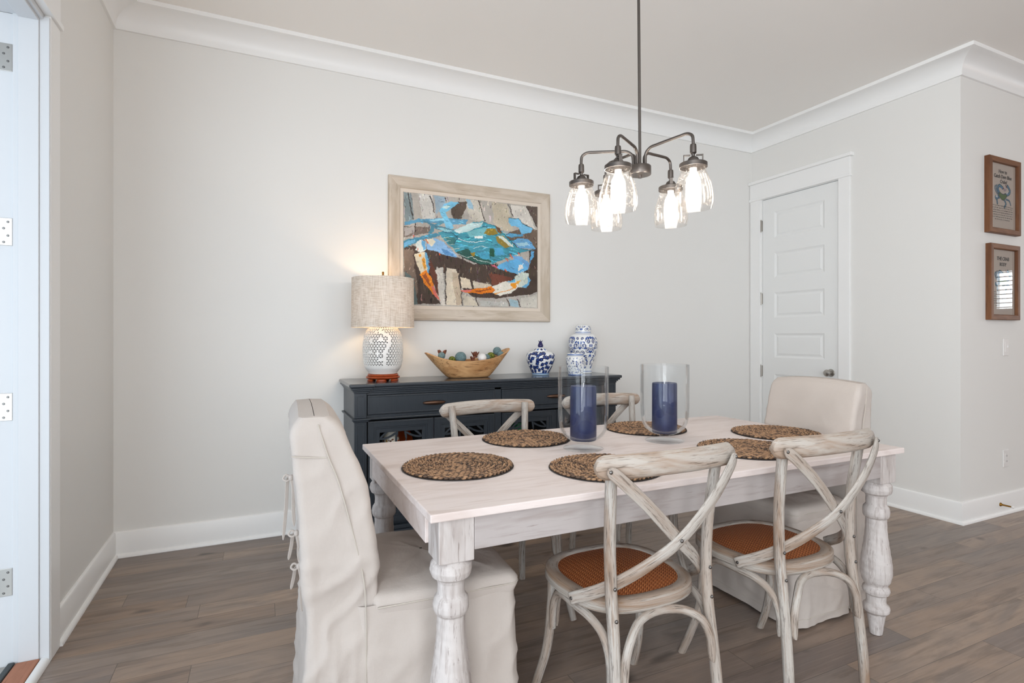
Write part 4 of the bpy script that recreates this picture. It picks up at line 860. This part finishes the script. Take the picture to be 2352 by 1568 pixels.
# ------------------------------------------------------------------ table lamp
lp_ = empty('table_lamp', (-3.430, -.236, TOPZ), 'lit table lamp with pierced white ceramic body and oatmeal drum shade', 'lamp')
b = B()
b.lathe([(.086, .030), (.092, .0305), (.094, .035), (.090, .042), (.001, .042)], 48, cap=False)
b.lathe([(.001, .012), (.086, .012), (.099, .015), (.1035, .021), (.100, .028), (.086, .030), (.001, .030)], 48, cap=False)
for k in range(6):
    a = k*PI/3+.2; m = Matrix.Rotation(a, 4, 'Z'); e_ = B(); e_.lathe([(.030, .0), (.032, .003), (.024, .012)], 16, (0, 0, 0)); e_.v = [tuple(m @ (Vector((p[0]*.5+.082, p[1], p[2])))) for p in e_.v]; b.add(e_.v, e_.f)
b.build('wood_stand', 'redwood', lp_, smooth=True, sharp=.8)
cp = [(.082, .0425), (.086, .046), (.0875, .050), (.098, .064), (.108, .078), (.1145, .095)]
B().lathe(smoothprof(cp, 4), 64).build('ceramic_foot', 'ceramic', lp_, smooth=True, sharp=1.2)
zc = [.095, .12, .16, .20, .24, .27, .29, .31, .325, .336]; rc_ = [.1145, .1195, .1225, .1235, .121, .117, .111, .101, .088, .076]
rad = lambda z: float(np.interp(z, zc, rc_))
NC, NR = 40, 16; vtx = B(); vs = {}
def V(i, j): a = (i+.5*(j % 2))*2*PI/NC; z = .095+(.336-.095)*j/NR; r = rad(z); return Vector((r*math.cos(a), r*math.sin(a), z))
def keep(c):  # branch and blossom motif left solid, facing the room
    th = math.atan2(c.y, c.x)-math.radians(-122); th = (th+PI) % (2*PI)-PI; x = th*.12; z = c.z
    br = [(.058, .09), (.052, .14), (.060, .19), (.078, .23), (.080, .27), (.045, .295), (.02, .31)]
    for (x0, z0), (x1, z1) in zip(br[:-1], br[1:]):
        dx, dz = x1-x0, z1-z0; tt = max(0, min(1, ((x-x0)*dx+(z-z0)*dz)/(dx*dx+dz*dz)))
        if math.hypot(x-x0-tt*dx, z-z0-tt*dz) < .010: return True
    return any(math.hypot(x-a, z-c_) < .012 for a, c_ in ((-.005, .30), (-.03, .245), (.01, .17), (-.035, .175), (.03, .255), (.03, .13)))
for j in range(NR):
    for i in range(NC):
        if j % 2 == 0: tris = [(V(i, j), V(i+1, j), V(i, j+1)), (V(i+1, j), V(i+1, j+1), V(i, j+1))]
        else: tris = [(V(i, j), V(i+1, j), V(i+1, j+1)), (V(i, j), V(i+1, j+1), V(i, j+1))]
        for T in tris:
            c = (T[0]+T[1]+T[2])/3
            if keep(c): vtx.add(T, [(0, 1, 2)]); continue
            I = [c+(p-c)*.60 for p in T]; vtx.add(list(T)+I, [(0, 1, 4, 3), (1, 2, 5, 4), (2, 0, 3, 5)])
o = vtx.build('pierced_body', 'ceramic', lp_)
bm_ = bmesh.new(); bm_.from_mesh(o.data); bmesh.ops.remove_doubles(bm_, verts=bm_.verts, dist=.0003); bmesh.ops.recalc_face_normals(bm_, faces=bm_.faces); bm_.to_mesh(o.data); bm_.free()
md = o.modifiers.new('wall', 'SOLIDIFY'); md.thickness = .0045; md.offset = -1
B().lathe([(.078, .05), (.088, .10), (.092, .2), (.085, .29), (.065, .33)], 32).build('added_dark_core', 'cab_in', lp_, smooth=True)  # added core, shade behind the pierced holes put into its dark colour
b = B(); b.lathe([(.010, .33), (.010, .40)], 16); b.lathe([(.074, .331), (.078, .336), (.074, .342), (.001, .343)], 40, cap=False); b.build('neck', 'gold', lp_, smooth=True)
B().lathe([(.014, .40), (.014, .425), (.001, .426)], 16).build('socket', 'gold', lp_, smooth=True)
B().lathe([(.012, .427), (.028, .465), (.030, .485), (.020, .508), (.001, .515)], 20).build('bulb', 'lampbulb', lp_, smooth=True)
B().tube([(.014, 0, .415), (.05, 0, .45), (.055, 0, .52), (.03, 0, .60), (0, 0, .625), (-.03, 0, .60), (-.055, 0, .52), (-.05, 0, .45), (-.014, 0, .415)], .0018, 8).build('harp', 'gold', lp_, smooth=True)
b = B(); b.lathe([(.1905, .328), (.1875, .631), (.1860, .631), (.189, .328), (.1905, .328)], 72, cap=False); b.build('lamp_shade', 'shade', lp_, smooth=True, sharp=.9)
b = B()
for a in (.4, .4+2*PI/3, .4+4*PI/3): b.tube([(0, 0, .627), (.187*math.cos(a), .187*math.sin(a), .629)], .0015, 6, sub=1)
b.build('shade_spider', 'gold', lp_, smooth=True)
fb = B(); fb.lathe([(.004, .625), (.006, .636), (.004, .642), (.0075, .648), (.0075, .654), (.004, .658), (.0075, .664), (.006, .672), (.001, .675)], 14); fb.build('finial', 'gold', lp_, smooth=True)
pl = bpy.data.lights.new('lamp_light', 'POINT'); pl.energy = 4.6; pl.color = (1, .70, .42); pl.shadow_soft_size = .035
po = bpy.data.objects.new('lamp_light', pl); S.collection.objects.link(po); po.location = (-3.430, -.236, TOPZ+.485)

# ------------------------------------------------------------------ wooden dough bowl and its fillings
bw = empty('dough_bowl', (-2.859, -.215, TOPZ), 'boat-shaped carved wooden bowl filled with decorative balls and pods', 'bowl')
def oval(a, c, e, n_=72): return [(a*math.copysign(abs(math.cos(u))**(2/e), math.cos(u)), c*math.copysign(abs(math.sin(u))**(2/e), math.sin(u))) for u in [2*PI*k/n_ for k in range(n_)]]
rim = lambda x: .112+.066*abs(x/.3)**2.6+.012*(x/.3)
ro = []
ro.append([(x*.01, y*.01, .0005) for x, y in oval(.138, .062, 2.6)]); ro.append([(x, y, .0005) for x, y in oval(.136, .060, 2.6)])
for q_ in (0, .06, .2, .4, .6, .8, .95, 1.0):
    oo = []
    for (x0, y0), (x1, y1) in zip(oval(.142, .066, 2.6), oval(.300, .118, 2.05)):
        f_ = q_**.9; x = x0+(x1-x0)*f_; y = y0+(y1-y0)*(q_**.75); z = .003+(rim(x1)-.003)*q_; oo.append((x, y, z))
    ro.append(oo)
for ax, az in ((-.004, .003), (-.012, .002)): ro.append([(x1*(1+ax/.3*1.2), y1*(1+ax/.118), rim(x1)+az) for x1, y1 in oval(.300, .118, 2.05)])
for q_ in (.9, .7, .45, .2, .0):
    oo = []
    for (x0, y0), (x1, y1) in zip(oval(.120, .050, 2.4), oval(.286, .104, 2.05)): oo.append((x0+(x1-x0)*q_, y0+(y1-y0)*q_, .018+(rim(x1*1.05)-.018)*q_))
    ro.append(oo)
ro.append([(x*.01, y*.01, .016) for x, y in oval(.12, .05, 2.4)])
B().grid(ro, closed_u=True).build('bowl_body', 'olive', bw, smooth=True, sharp=1.0)
# potpourri filling: nobody could count the chips
n = Nt('dried_chips'); n.pr(n.ramp(n.noise(n.coord(), 40, 2), [(.35, L(92, 52, 34)), (.65, L(150, 96, 62))]), .8); M['chips'] = n.m
b = B(); r4 = random.Random(8)
for _ in range(260):
    a, q_ = r4.uniform(0, 2*PI), math.sqrt(r4.random()); x, y = .235*q_*math.cos(a), .080*q_*math.sin(a)
    m = Matrix.Rotation(r4.uniform(0, 6), 3, 'Z') @ Matrix.Rotation(r4.uniform(-.9, .9), 3, 'X')
    b.ell((x, y, .098+.05*abs(x/.3)**2.2-.02*(1-abs(x)/.3)*0+r4.uniform(-.012, .010)), (.018, .010, .0035), 6, 4, m)
for _ in range(120):
    a, q_ = r4.uniform(0, 2*PI), math.sqrt(r4.random()); b.ell((.16*q_*math.cos(a), .06*q_*math.sin(a), r4.uniform(.03, .085)), (.022, .014, .01), 6, 4)
tag(b.build('potpourri', 'chips', smooth=True, loc=(-2.859, -.215, TOPZ)), 'brown dried potpourri chips filling the wooden bowl', 'potpourri', None, 'stuff')
n = Nt('teal_string_ball'); n.pr(n.ramp(n.noise(n.coord(scale=(1, 1, 4)), 70, 3, .6, 2), [(.35, L(74, 98, 104)), (.6, L(130, 158, 160))]), .6, 0, .4, n.bump(n.noise(n.coord(scale=(1, 1, 4)), 70, 3, .6, 2), .6, .01)); M['teal'] = n.m
n = Nt('moss_ball_green'); n.pr(n.ramp(n.noise(n.coord(), 90, 3), [(.35, L(60, 68, 24)), (.6, L(126, 132, 60))]), .9, 0, .2, n.bump(n.noise(n.coord(), 90, 3), .9, .01)); M['moss'] = n.m
n = Nt('pod_brown'); n.pr(n.ramp(n.noise(n.coord(), 50, 3), [(.35, L(84, 42, 30)), (.65, L(140, 86, 62))]), .5); M['pod'] = n.m
def ball(x, y, z, r, mat, lab, cat='ball', nm='decorative_ball'):
    b = B(); b.ell((0, 0, 0), (r, r, r*.98), 28, 18)
    tag(b.build(nm, mat, smooth=True, loc=(-2.859+x, -.215+y, TOPZ+z)), lab, cat, 'balls in the wooden bowl')
ball(-.062, -.020, .134, .038, 'teal', 'large grey teal string ball in the left half of the bowl')
ball(-.196, -.030, .147, .024, 'teal', 'small teal ball at the far left of the bowl, before the brown pod')
ball(.080, -.048, .130, .0295, 'white_plastic', 'plain white ball at the front middle of the bowl')
ball(.128, -.010, .128, .025, 'teal', 'small grey ball between the white and the mossy ball')
ball(.164, .004, .138, .0275, 'moss', 'green mossy ball in the right half of the bowl')
ball(.214, .012, .172, .0290, 'teal', 'teal string ball topmost at the right of the bowl')
ball(.222, -.030, .150, .0230, 'teal', 'teal ball below the topmost one at the right end')
ball(-.120, -.015, .120, .0230, 'moss', 'small green ball low between the pod and the large teal ball')
def pod(x, y, z, s, rz, lab):
    b = B()
    for k in range(4):
        a = k*PI/2+rz; m = Matrix.Rotation(a, 3, 'Z') @ Matrix.Rotation(.55, 3, 'Y')
        b.ell((s*.5*math.cos(a), s*.5*math.sin(a), s*.35), (s*.16, s*.42, s*.8), 8, 6, m)
    b.ell((0, 0, -.1*s), (s*.55, s*.55, s*.3), 10, 6)
    tag(b.build('seed_pod', 'pod', smooth=True, loc=(-2.859+x, -.215+y, TOPZ+z)), lab, 'seed pod', 'seed pods in the wooden bowl')
pod(-.180, .010, .148, .036, .3, 'open brown seed pod at the left end of the bowl')
pod(.055, .016, .140, .030, 1.0, 'dark brown seed pod standing behind the white ball')
pod(.020, -.030, .118, .022, .2, 'small brown seed pod left of the white ball')

# ------------------------------------------------------------------ things inside the sideboard
def shelfthing(nm, prof, x, y, z, mat, lab, cat, seg=40):
    b = B().lathe(smoothprof(prof, 4), seg); return tag(b.build(nm, mat, smooth=True, sharp=1.3, loc=(x, y, z)), lab, cat)
pr_ = smoothprof([(.001, .0), (.030, .0), (.034, .01), (.046, .06), (.052, .12), (.050, .17), (.044, .20), (.046, .222), (.042, .222)])
b, th, zz, rr_ = lathe_grid(pr_, 160); R_ = Ras(th*.05, zz, L(226, 220, 206)); r3 = random.Random(2)
for _ in range(60): R_.disk(r3.uniform(0, .31), r3.uniform(.03, .20), r3.uniform(.004, .010), r3.uniform(.003, .007), r3.choice([L(186, 74, 36), L(120, 66, 34), L(196, 150, 70), L(90, 60, 40)]), r3.random()*3)
tag(b.build('flower_vase', 'porcelain', smooth=True, sharp=1.4, loc=(-3.395, -.300, .4155), col=R_.c), 'white vase with painted flowers behind the leftmost lattice door', 'vase')
pl_ = B(); my = Matrix.Rotation(PI/2-.18, 4, 'X') @ Matrix.Rotation(0, 4, 'Z')
pl_.lathe([(.001, 0), (.06, .0), (.105, .012), (.112, .018), (.110, .020), (.10, .016), (.06, .006), (.001, .005)], 48, cap=False, m=Matrix.Rotation(.9, 4, 'Z') @ my)
tag(pl_.build('plate', plain('orange_glaze', L(206, 92, 34), .3), smooth=True, loc=(-3.285, -.150, .528)), 'orange plate standing behind the leftmost lattice door', 'plate')
shelfthing('small_jar', [(.001, 0), (.03, 0), (.04, .03), (.04, .09), (.025, .12), (.028, .15), (.001, .16)], -3.485, -.26, .4155, plain('olive_glaze', L(120, 110, 70), .3), 'dull green jar left of the flower vase in the cabinet', 'jar')
shelfthing('glass_goblet', [(.035, 0), (.034, .003), (.006, .01), (.006, .08), (.03, .11), (.042, .15), (.040, .21), (.038, .21), (.040, .15), (.028, .113), (.001, .1)], -3.05, -.28, .4155, 'glass', 'clear glass goblet behind the second lattice door', 'glass')
shelfthing('serving_bowl', [(.001, 0), (.05, 0), (.06, .01), (.12, .07), (.13, .10), (.125, .10), (.11, .07), (.05, .02), (.001, .018)], -2.86, -.24, .4155, plain('grey_glaze', L(140, 140, 136), .3), 'grey bowl behind the second lattice door', 'bowl')
shelfthing('green_tumbler', [(.001, 0), (.035, 0), (.045, .12), (.048, .20), (.045, .20), (.035, .02), (.001, .012)], -2.52, -.27, .4155, plain('green_glaze', L(60, 130, 96), .25), 'green tumbler behind the third lattice door', 'tumbler')
shelfthing('green_pot', [(.001, 0), (.05, 0), (.07, .05), (.07, .12), (.045, .15), (.001, .155)], -3.40, -.25, .1205, plain('leaf_glaze', L(80, 110, 50), .35), 'green pot on the bottom shelf of the sideboard', 'pot')

# ------------------------------------------------------------------ crab painting
pt = empty('crab_painting', (-2.740, 0, 1.807), 'large framed painting of a blue crab with orange claws', 'painting')
PX, PZ = .610, .483
def fr_profile(o_): pass
prf = [(0, 0), (0, -.020), (.004, -.027), (.016, -.031), (.030, -.026), (.060, -.020), (.074, -.021), (.078, -.018), (.080, -.012), (.080, 0)]
def mitre(b, hx, hz, prof, side):
    c = [(-hx, hz), (hx, hz), (hx, -hz), (-hx, -hz)]; d = [(1, -1), (-1, -1), (-1, 1), (1, 1)]; i, j = side, (side+1) % 4
    rows = [[(c[k][0]+d[k][0]*o_, y, c[k][1]+d[k][1]*o_) for o_, y in prof] for k in (i, j)]
    return b.grid(rows, closed_u=True, cap=True)
for s_ in range(4): mitre(B(), PX, PZ, prf, s_).build('frame_rail', 'frame_grey' if s_ % 2 == 0 else 'frame_grey_z', pt, smooth=True, sharp=.35)
for s_ in range(4): mitre(B(), PX-.079, PZ-.079, [(0, -.004), (0, -.015), (.022, -.012), (.0235, -.004)], s_).build('liner', 'liner', pt)
NX, NZ = 480, 360; hx, hz = .506, .3825
xs_ = np.linspace(0, 1000, NX+1); zs_ = np.linspace(0, 1000, NZ+1); GX, GZ = np.meshgrid(xs_, zs_); gx, gz = GX.ravel(), GZ.ravel()
def vnoise(sx, sz, seed):
    r_ = np.random.default_rng(seed); g = r_.random((int(1000/sz)+3, int(1000/sx)+3)); x = gx/sx; z = gz/sz; i = x.astype(int); j = z.astype(int); fx_ = x-i; fz_ = z-j
    fx_ = fx_*fx_*(3-2*fx_); fz_ = fz_*fz_*(3-2*fz_)
    return (g[j, i]*(1-fx_)+g[j, i+1]*fx_)*(1-fz_)+(g[j+1, i]*(1-fx_)+g[j+1, i+1]*fx_)*fz_
def cellj(sx, sz, seed, rot=0):   # per-dab random offsets, like loaded brush strokes
    c_, n_ = math.cos(rot), math.sin(rot); X = gx*c_+gz*n_; Z = -gx*n_+gz*c_; X = X+(vnoise(40, 40, seed+50)-.5)*20
    row = np.floor(Z/sz).astype(int); col_ = np.floor((X+((row*37) % 11)*sx/11)/sx).astype(int); h = (col_*73856093) ^ (row*19349663) ^ (seed*83492791)
    a = ((h % 1009)/1009.0-.5); d = (((h//7) % 997)/997.0-.5); e = (((h//13) % 991)/991.0-.5); return a, d, e
a1, d1_, e1 = cellj(8, 30, 3, .10); a2, d2_, e2 = cellj(22, 7, 5, -.3); a3, d3_, e3 = cellj(5, 14, 8, .6)
R_ = Ras(gx+(vnoise(34, 34, 1)-.5)*11+(vnoise(9, 9, 2)-.5)*5+a1*3, gz+(vnoise(34, 34, 3)-.5)*11+(vnoise(9, 9, 4)-.5)*5+d1_*4, L(176, 170, 162))
rp = random.Random(77)
for k_, (c_, pts, w_) in enumerate(PAINT):
    cc = L(*c_)
    if w_: R_.line(pts, w_*1.1, cc); continue
    R_.poly(pts, cc)
    xs2 = [p[0] for p in pts]; zs2 = [p[1] for p in pts]; ar = (max(xs2)-min(xs2))*(max(zs2)-min(zs2)); n_ = int(ar/850)
    blue = c_[2] > c_[0]+20; ins = lambda x, z: sum(((pts[i][1] > z) != (pts[i-1][1] > z)) and (x < (pts[i-1][0]-pts[i][0])*(z-pts[i][1])/((pts[i-1][1]-pts[i][1]) or 1)+pts[i][0]) for i in range(len(pts))) % 2
    for _ in range(min(n_, 420)):
        x, z = rp.uniform(min(xs2), max(xs2)), rp.uniform(min(zs2), max(zs2))
        if not ins(x, z): continue
        f_ = rp.choice([.6, .75, .88, 1.12, 1.25, 1.45] if sum(c_) < 440 else [.66, .78, .88, .94, 1.08, 1.14]); sh_ = rp.choice([-8, 0, 0, 12, 34]) if ar > 40000 else rp.uniform(-10, 14); q_ = tuple(min(255, max(0, v*f_+rp.uniform(-10, 10)+sh_)) for v in c_)
        if ar < 60000: ln, an, wd_ = rp.uniform(8, 22), rp.uniform(-.7, .4) if blue else rp.uniform(1.0, 2.0), rp.uniform(2.5, 5)
        else: ln, an, wd_ = rp.uniform(20, 60), (rp.uniform(-.5, .5) if blue else rp.uniform(1.35, 1.85)), rp.uniform(3, 8)
        R_.line([(x, z), (x+ln*math.cos(an), z+ln*math.sin(an))], wd_, L(*q_))
cc = R_.c; br_ = 1+a1*.08+e2*.08+e3*.05+(vnoise(70, 70, 18)-.5)*.3
cc[:, :3] = np.clip(cc[:, :3]*br_[:, None], 0, 1)
b = B(); b.v = [(-hx+x/1000*2*hx, -.0105, -hz+z/1000*2*hz) for x, z in zip(gx, gz)]; C_ = NX+1
b.f = [(j*C_+i, j*C_+i+1, (j+1)*C_+i+1, (j+1)*C_+i) for j in range(NZ) for i in range(NX)]
b.build('canvas', 'canvas', pt, col=cc)

# ------------------------------------------------------------------ two small framed crab prints on the hall wall
def small_print(x0, x1, z0, z1, label, title, par):
    cx, cz = (x0+x1)/2, (z0+z1)/2; hx, hz = (x1-x0)/2, (z1-z0)/2
    t = empty('framed_print', (cx, DY, cz), label, 'picture', 'framed crab prints on the hall wall')
    pf = [(0, 0), (0, -.030), (.003, -.033), (.030, -.033), (.034, -.030), (.036, -.018), (.036, 0)]
    for s_ in range(4): mitre(B(), hx, hz, pf, s_).build('frame_rail', 'brown_x' if s_ % 2 == 0 else 'brown', t, smooth=True, sharp=.4)
    px_, pz_ = hx-.034, hz-.034; nx, nz = 130, 190
    X, Z = np.meshgrid(np.linspace(-px_, px_, nx+1), np.linspace(-pz_, pz_, nz+1)); R_ = Ras(X.ravel(), Z.ravel(), L(226, 212, 200))
    DK, TE, GR, SK, RD, WH = L(34, 50, 66), L(50, 110, 120), L(92, 128, 62), L(96, 150, 196), L(120, 52, 70), L(226, 226, 228)
    oz = .004
    def sc_(pts): return [(a*.0105, c_*.0062+oz) for a, c_ in pts]
    for pts, w_ in (([(-2, 2), (-6, 3.5), (-8, 8), (-7, 11)], .008), ([(-3, 1), (-7, 2), (-9.5, 7), (-9, 10)], .006), ([(3, 2), (7, 3), (9, 7), (6, 12)], .018), ([(-4, 3), (-6, 7), (-4, 11), (0, 9)], .018), ([(-4, -2), (-7, -4), (-6.5, -9)], .012), ([(2, -4), (4, -8), (2, -12)], .012), ([(4, -3), (8, -4), (10, -8.5)], .008), ([(-5, -1), (-8.5, -2), (-8, -4)], .014)):
        p = [(q_.x, q_.y) for q_ in spline([(a, c_, 0) for a, c_ in sc_(pts)], 6)]
        R_.line(p, w_+.004, DK); R_.line(p, w_, TE); R_.line(p, w_*.4, SK)
    R_.poly(sc_([(-5.4, .5), (-3.5, 4.4), (-1, 2.6), (2, 2.4), (4.8, 3.4), (5.6, .5), (3, -3), (1, -5), (-1.4, -4.4), (-3.5, -2)]), DK)
    R_.poly(sc_([(-4.6, .6), (-3.2, 3.6), (-1, 2), (2, 1.8), (4.4, 2.8), (4.8, .5), (2.6, -2.6), (.8, -4.2), (-1.2, -3.8), (-3, -1.6)]), GR)
    R_.disk(-.010, .060, .016, .005, SK); R_.disk(.045, .075, .014, .006, RD, 2.2); R_.disk(.012, .058, .010, .005, RD, 2.6); R_.disk(-.075, -.005, .013, .009, WH); R_.disk(.060, .032, .016, .007, WH, .5); R_.disk(.03, .048, .02, .009, L(190, 168, 176), .3)
    b = B(); b.v = [(float(a), -.014, float(c_)) for a, c_ in zip(X.ravel(), Z.ravel())]; C_ = nx+1
    b.f = [(j*C_+i, j*C_+i+1, (j+1)*C_+i+1, (j+1)*C_+i) for j in range(nz) for i in range(nx)]
    b.build('print_sheet', 'paper', t, col=R_.c)
    def text(s_, size, x, z, slant=.12):
        cu = bpy.data.curves.new('t', 'FONT'); cu.body = s_; cu.size = size; cu.align_x = 'CENTER'; cu.extrude = .0003; cu.shear = slant; cu.offset = .0006
        o = bpy.data.objects.new('t', cu); S.collection.objects.link(o); bpy.context.view_layer.update()
        me = bpy.data.meshes.new_from_object(o); bpy.data.objects.remove(o)
        me.materials.clear(); me.materials.append(M['ink']); q_ = bpy.data.objects.new('lettering', me); S.collection.objects.link(q_); q_.parent = t
        q_.location = (x, -.0146, z); q_.rotation_euler = (PI/2, 0, 0)
    for s_, size, x, z in title: text(s_, size, x, z)
    # small handwritten lines, as broken pen strokes
    r_ = random.Random(len(label)); b = B()
    for k in range(par):
        z = -.066-k*.0155; x = -px_*.80+r_.uniform(0, .012); xe = px_*.86-r_.uniform(0, .02)
        if k == par-1: x += .03; xe -= .04
        while x < xe:
            w_ = r_.uniform(.010, .026); P = []; q_ = x
            while q_ < min(x+w_, xe): P.append((q_, -.0148, z+r_.uniform(-.0028, .0032))); q_ += .0022
            if len(P) > 2: b.tube(P, .0007, 4, sub=1)
            x += w_+.005
    b.build('handwriting', 'ink', t)
    B().add([(-px_, -.0165, -pz_), (px_, -.0165, -pz_), (px_, -.0165, pz_), (-px_, -.0165, pz_)], [(0, 1, 2, 3)]).build('glass_pane', 'pane', t)
small_print(*PIC1, 'brown framed print titled How to Catch Dem Blue Crabs, the upper picture', [('How to', .034, .0, .158), ('Catch Dem Blue', .034, .0, .124), ('Crabs!', .034, .01, .090)], 7)
small_print(*PIC2, 'brown framed print titled The Crab Body reflecting a window, the lower picture', [('THE CRAB', .034, .0, .150), ('BODY', .032, .0, .112)], 7)
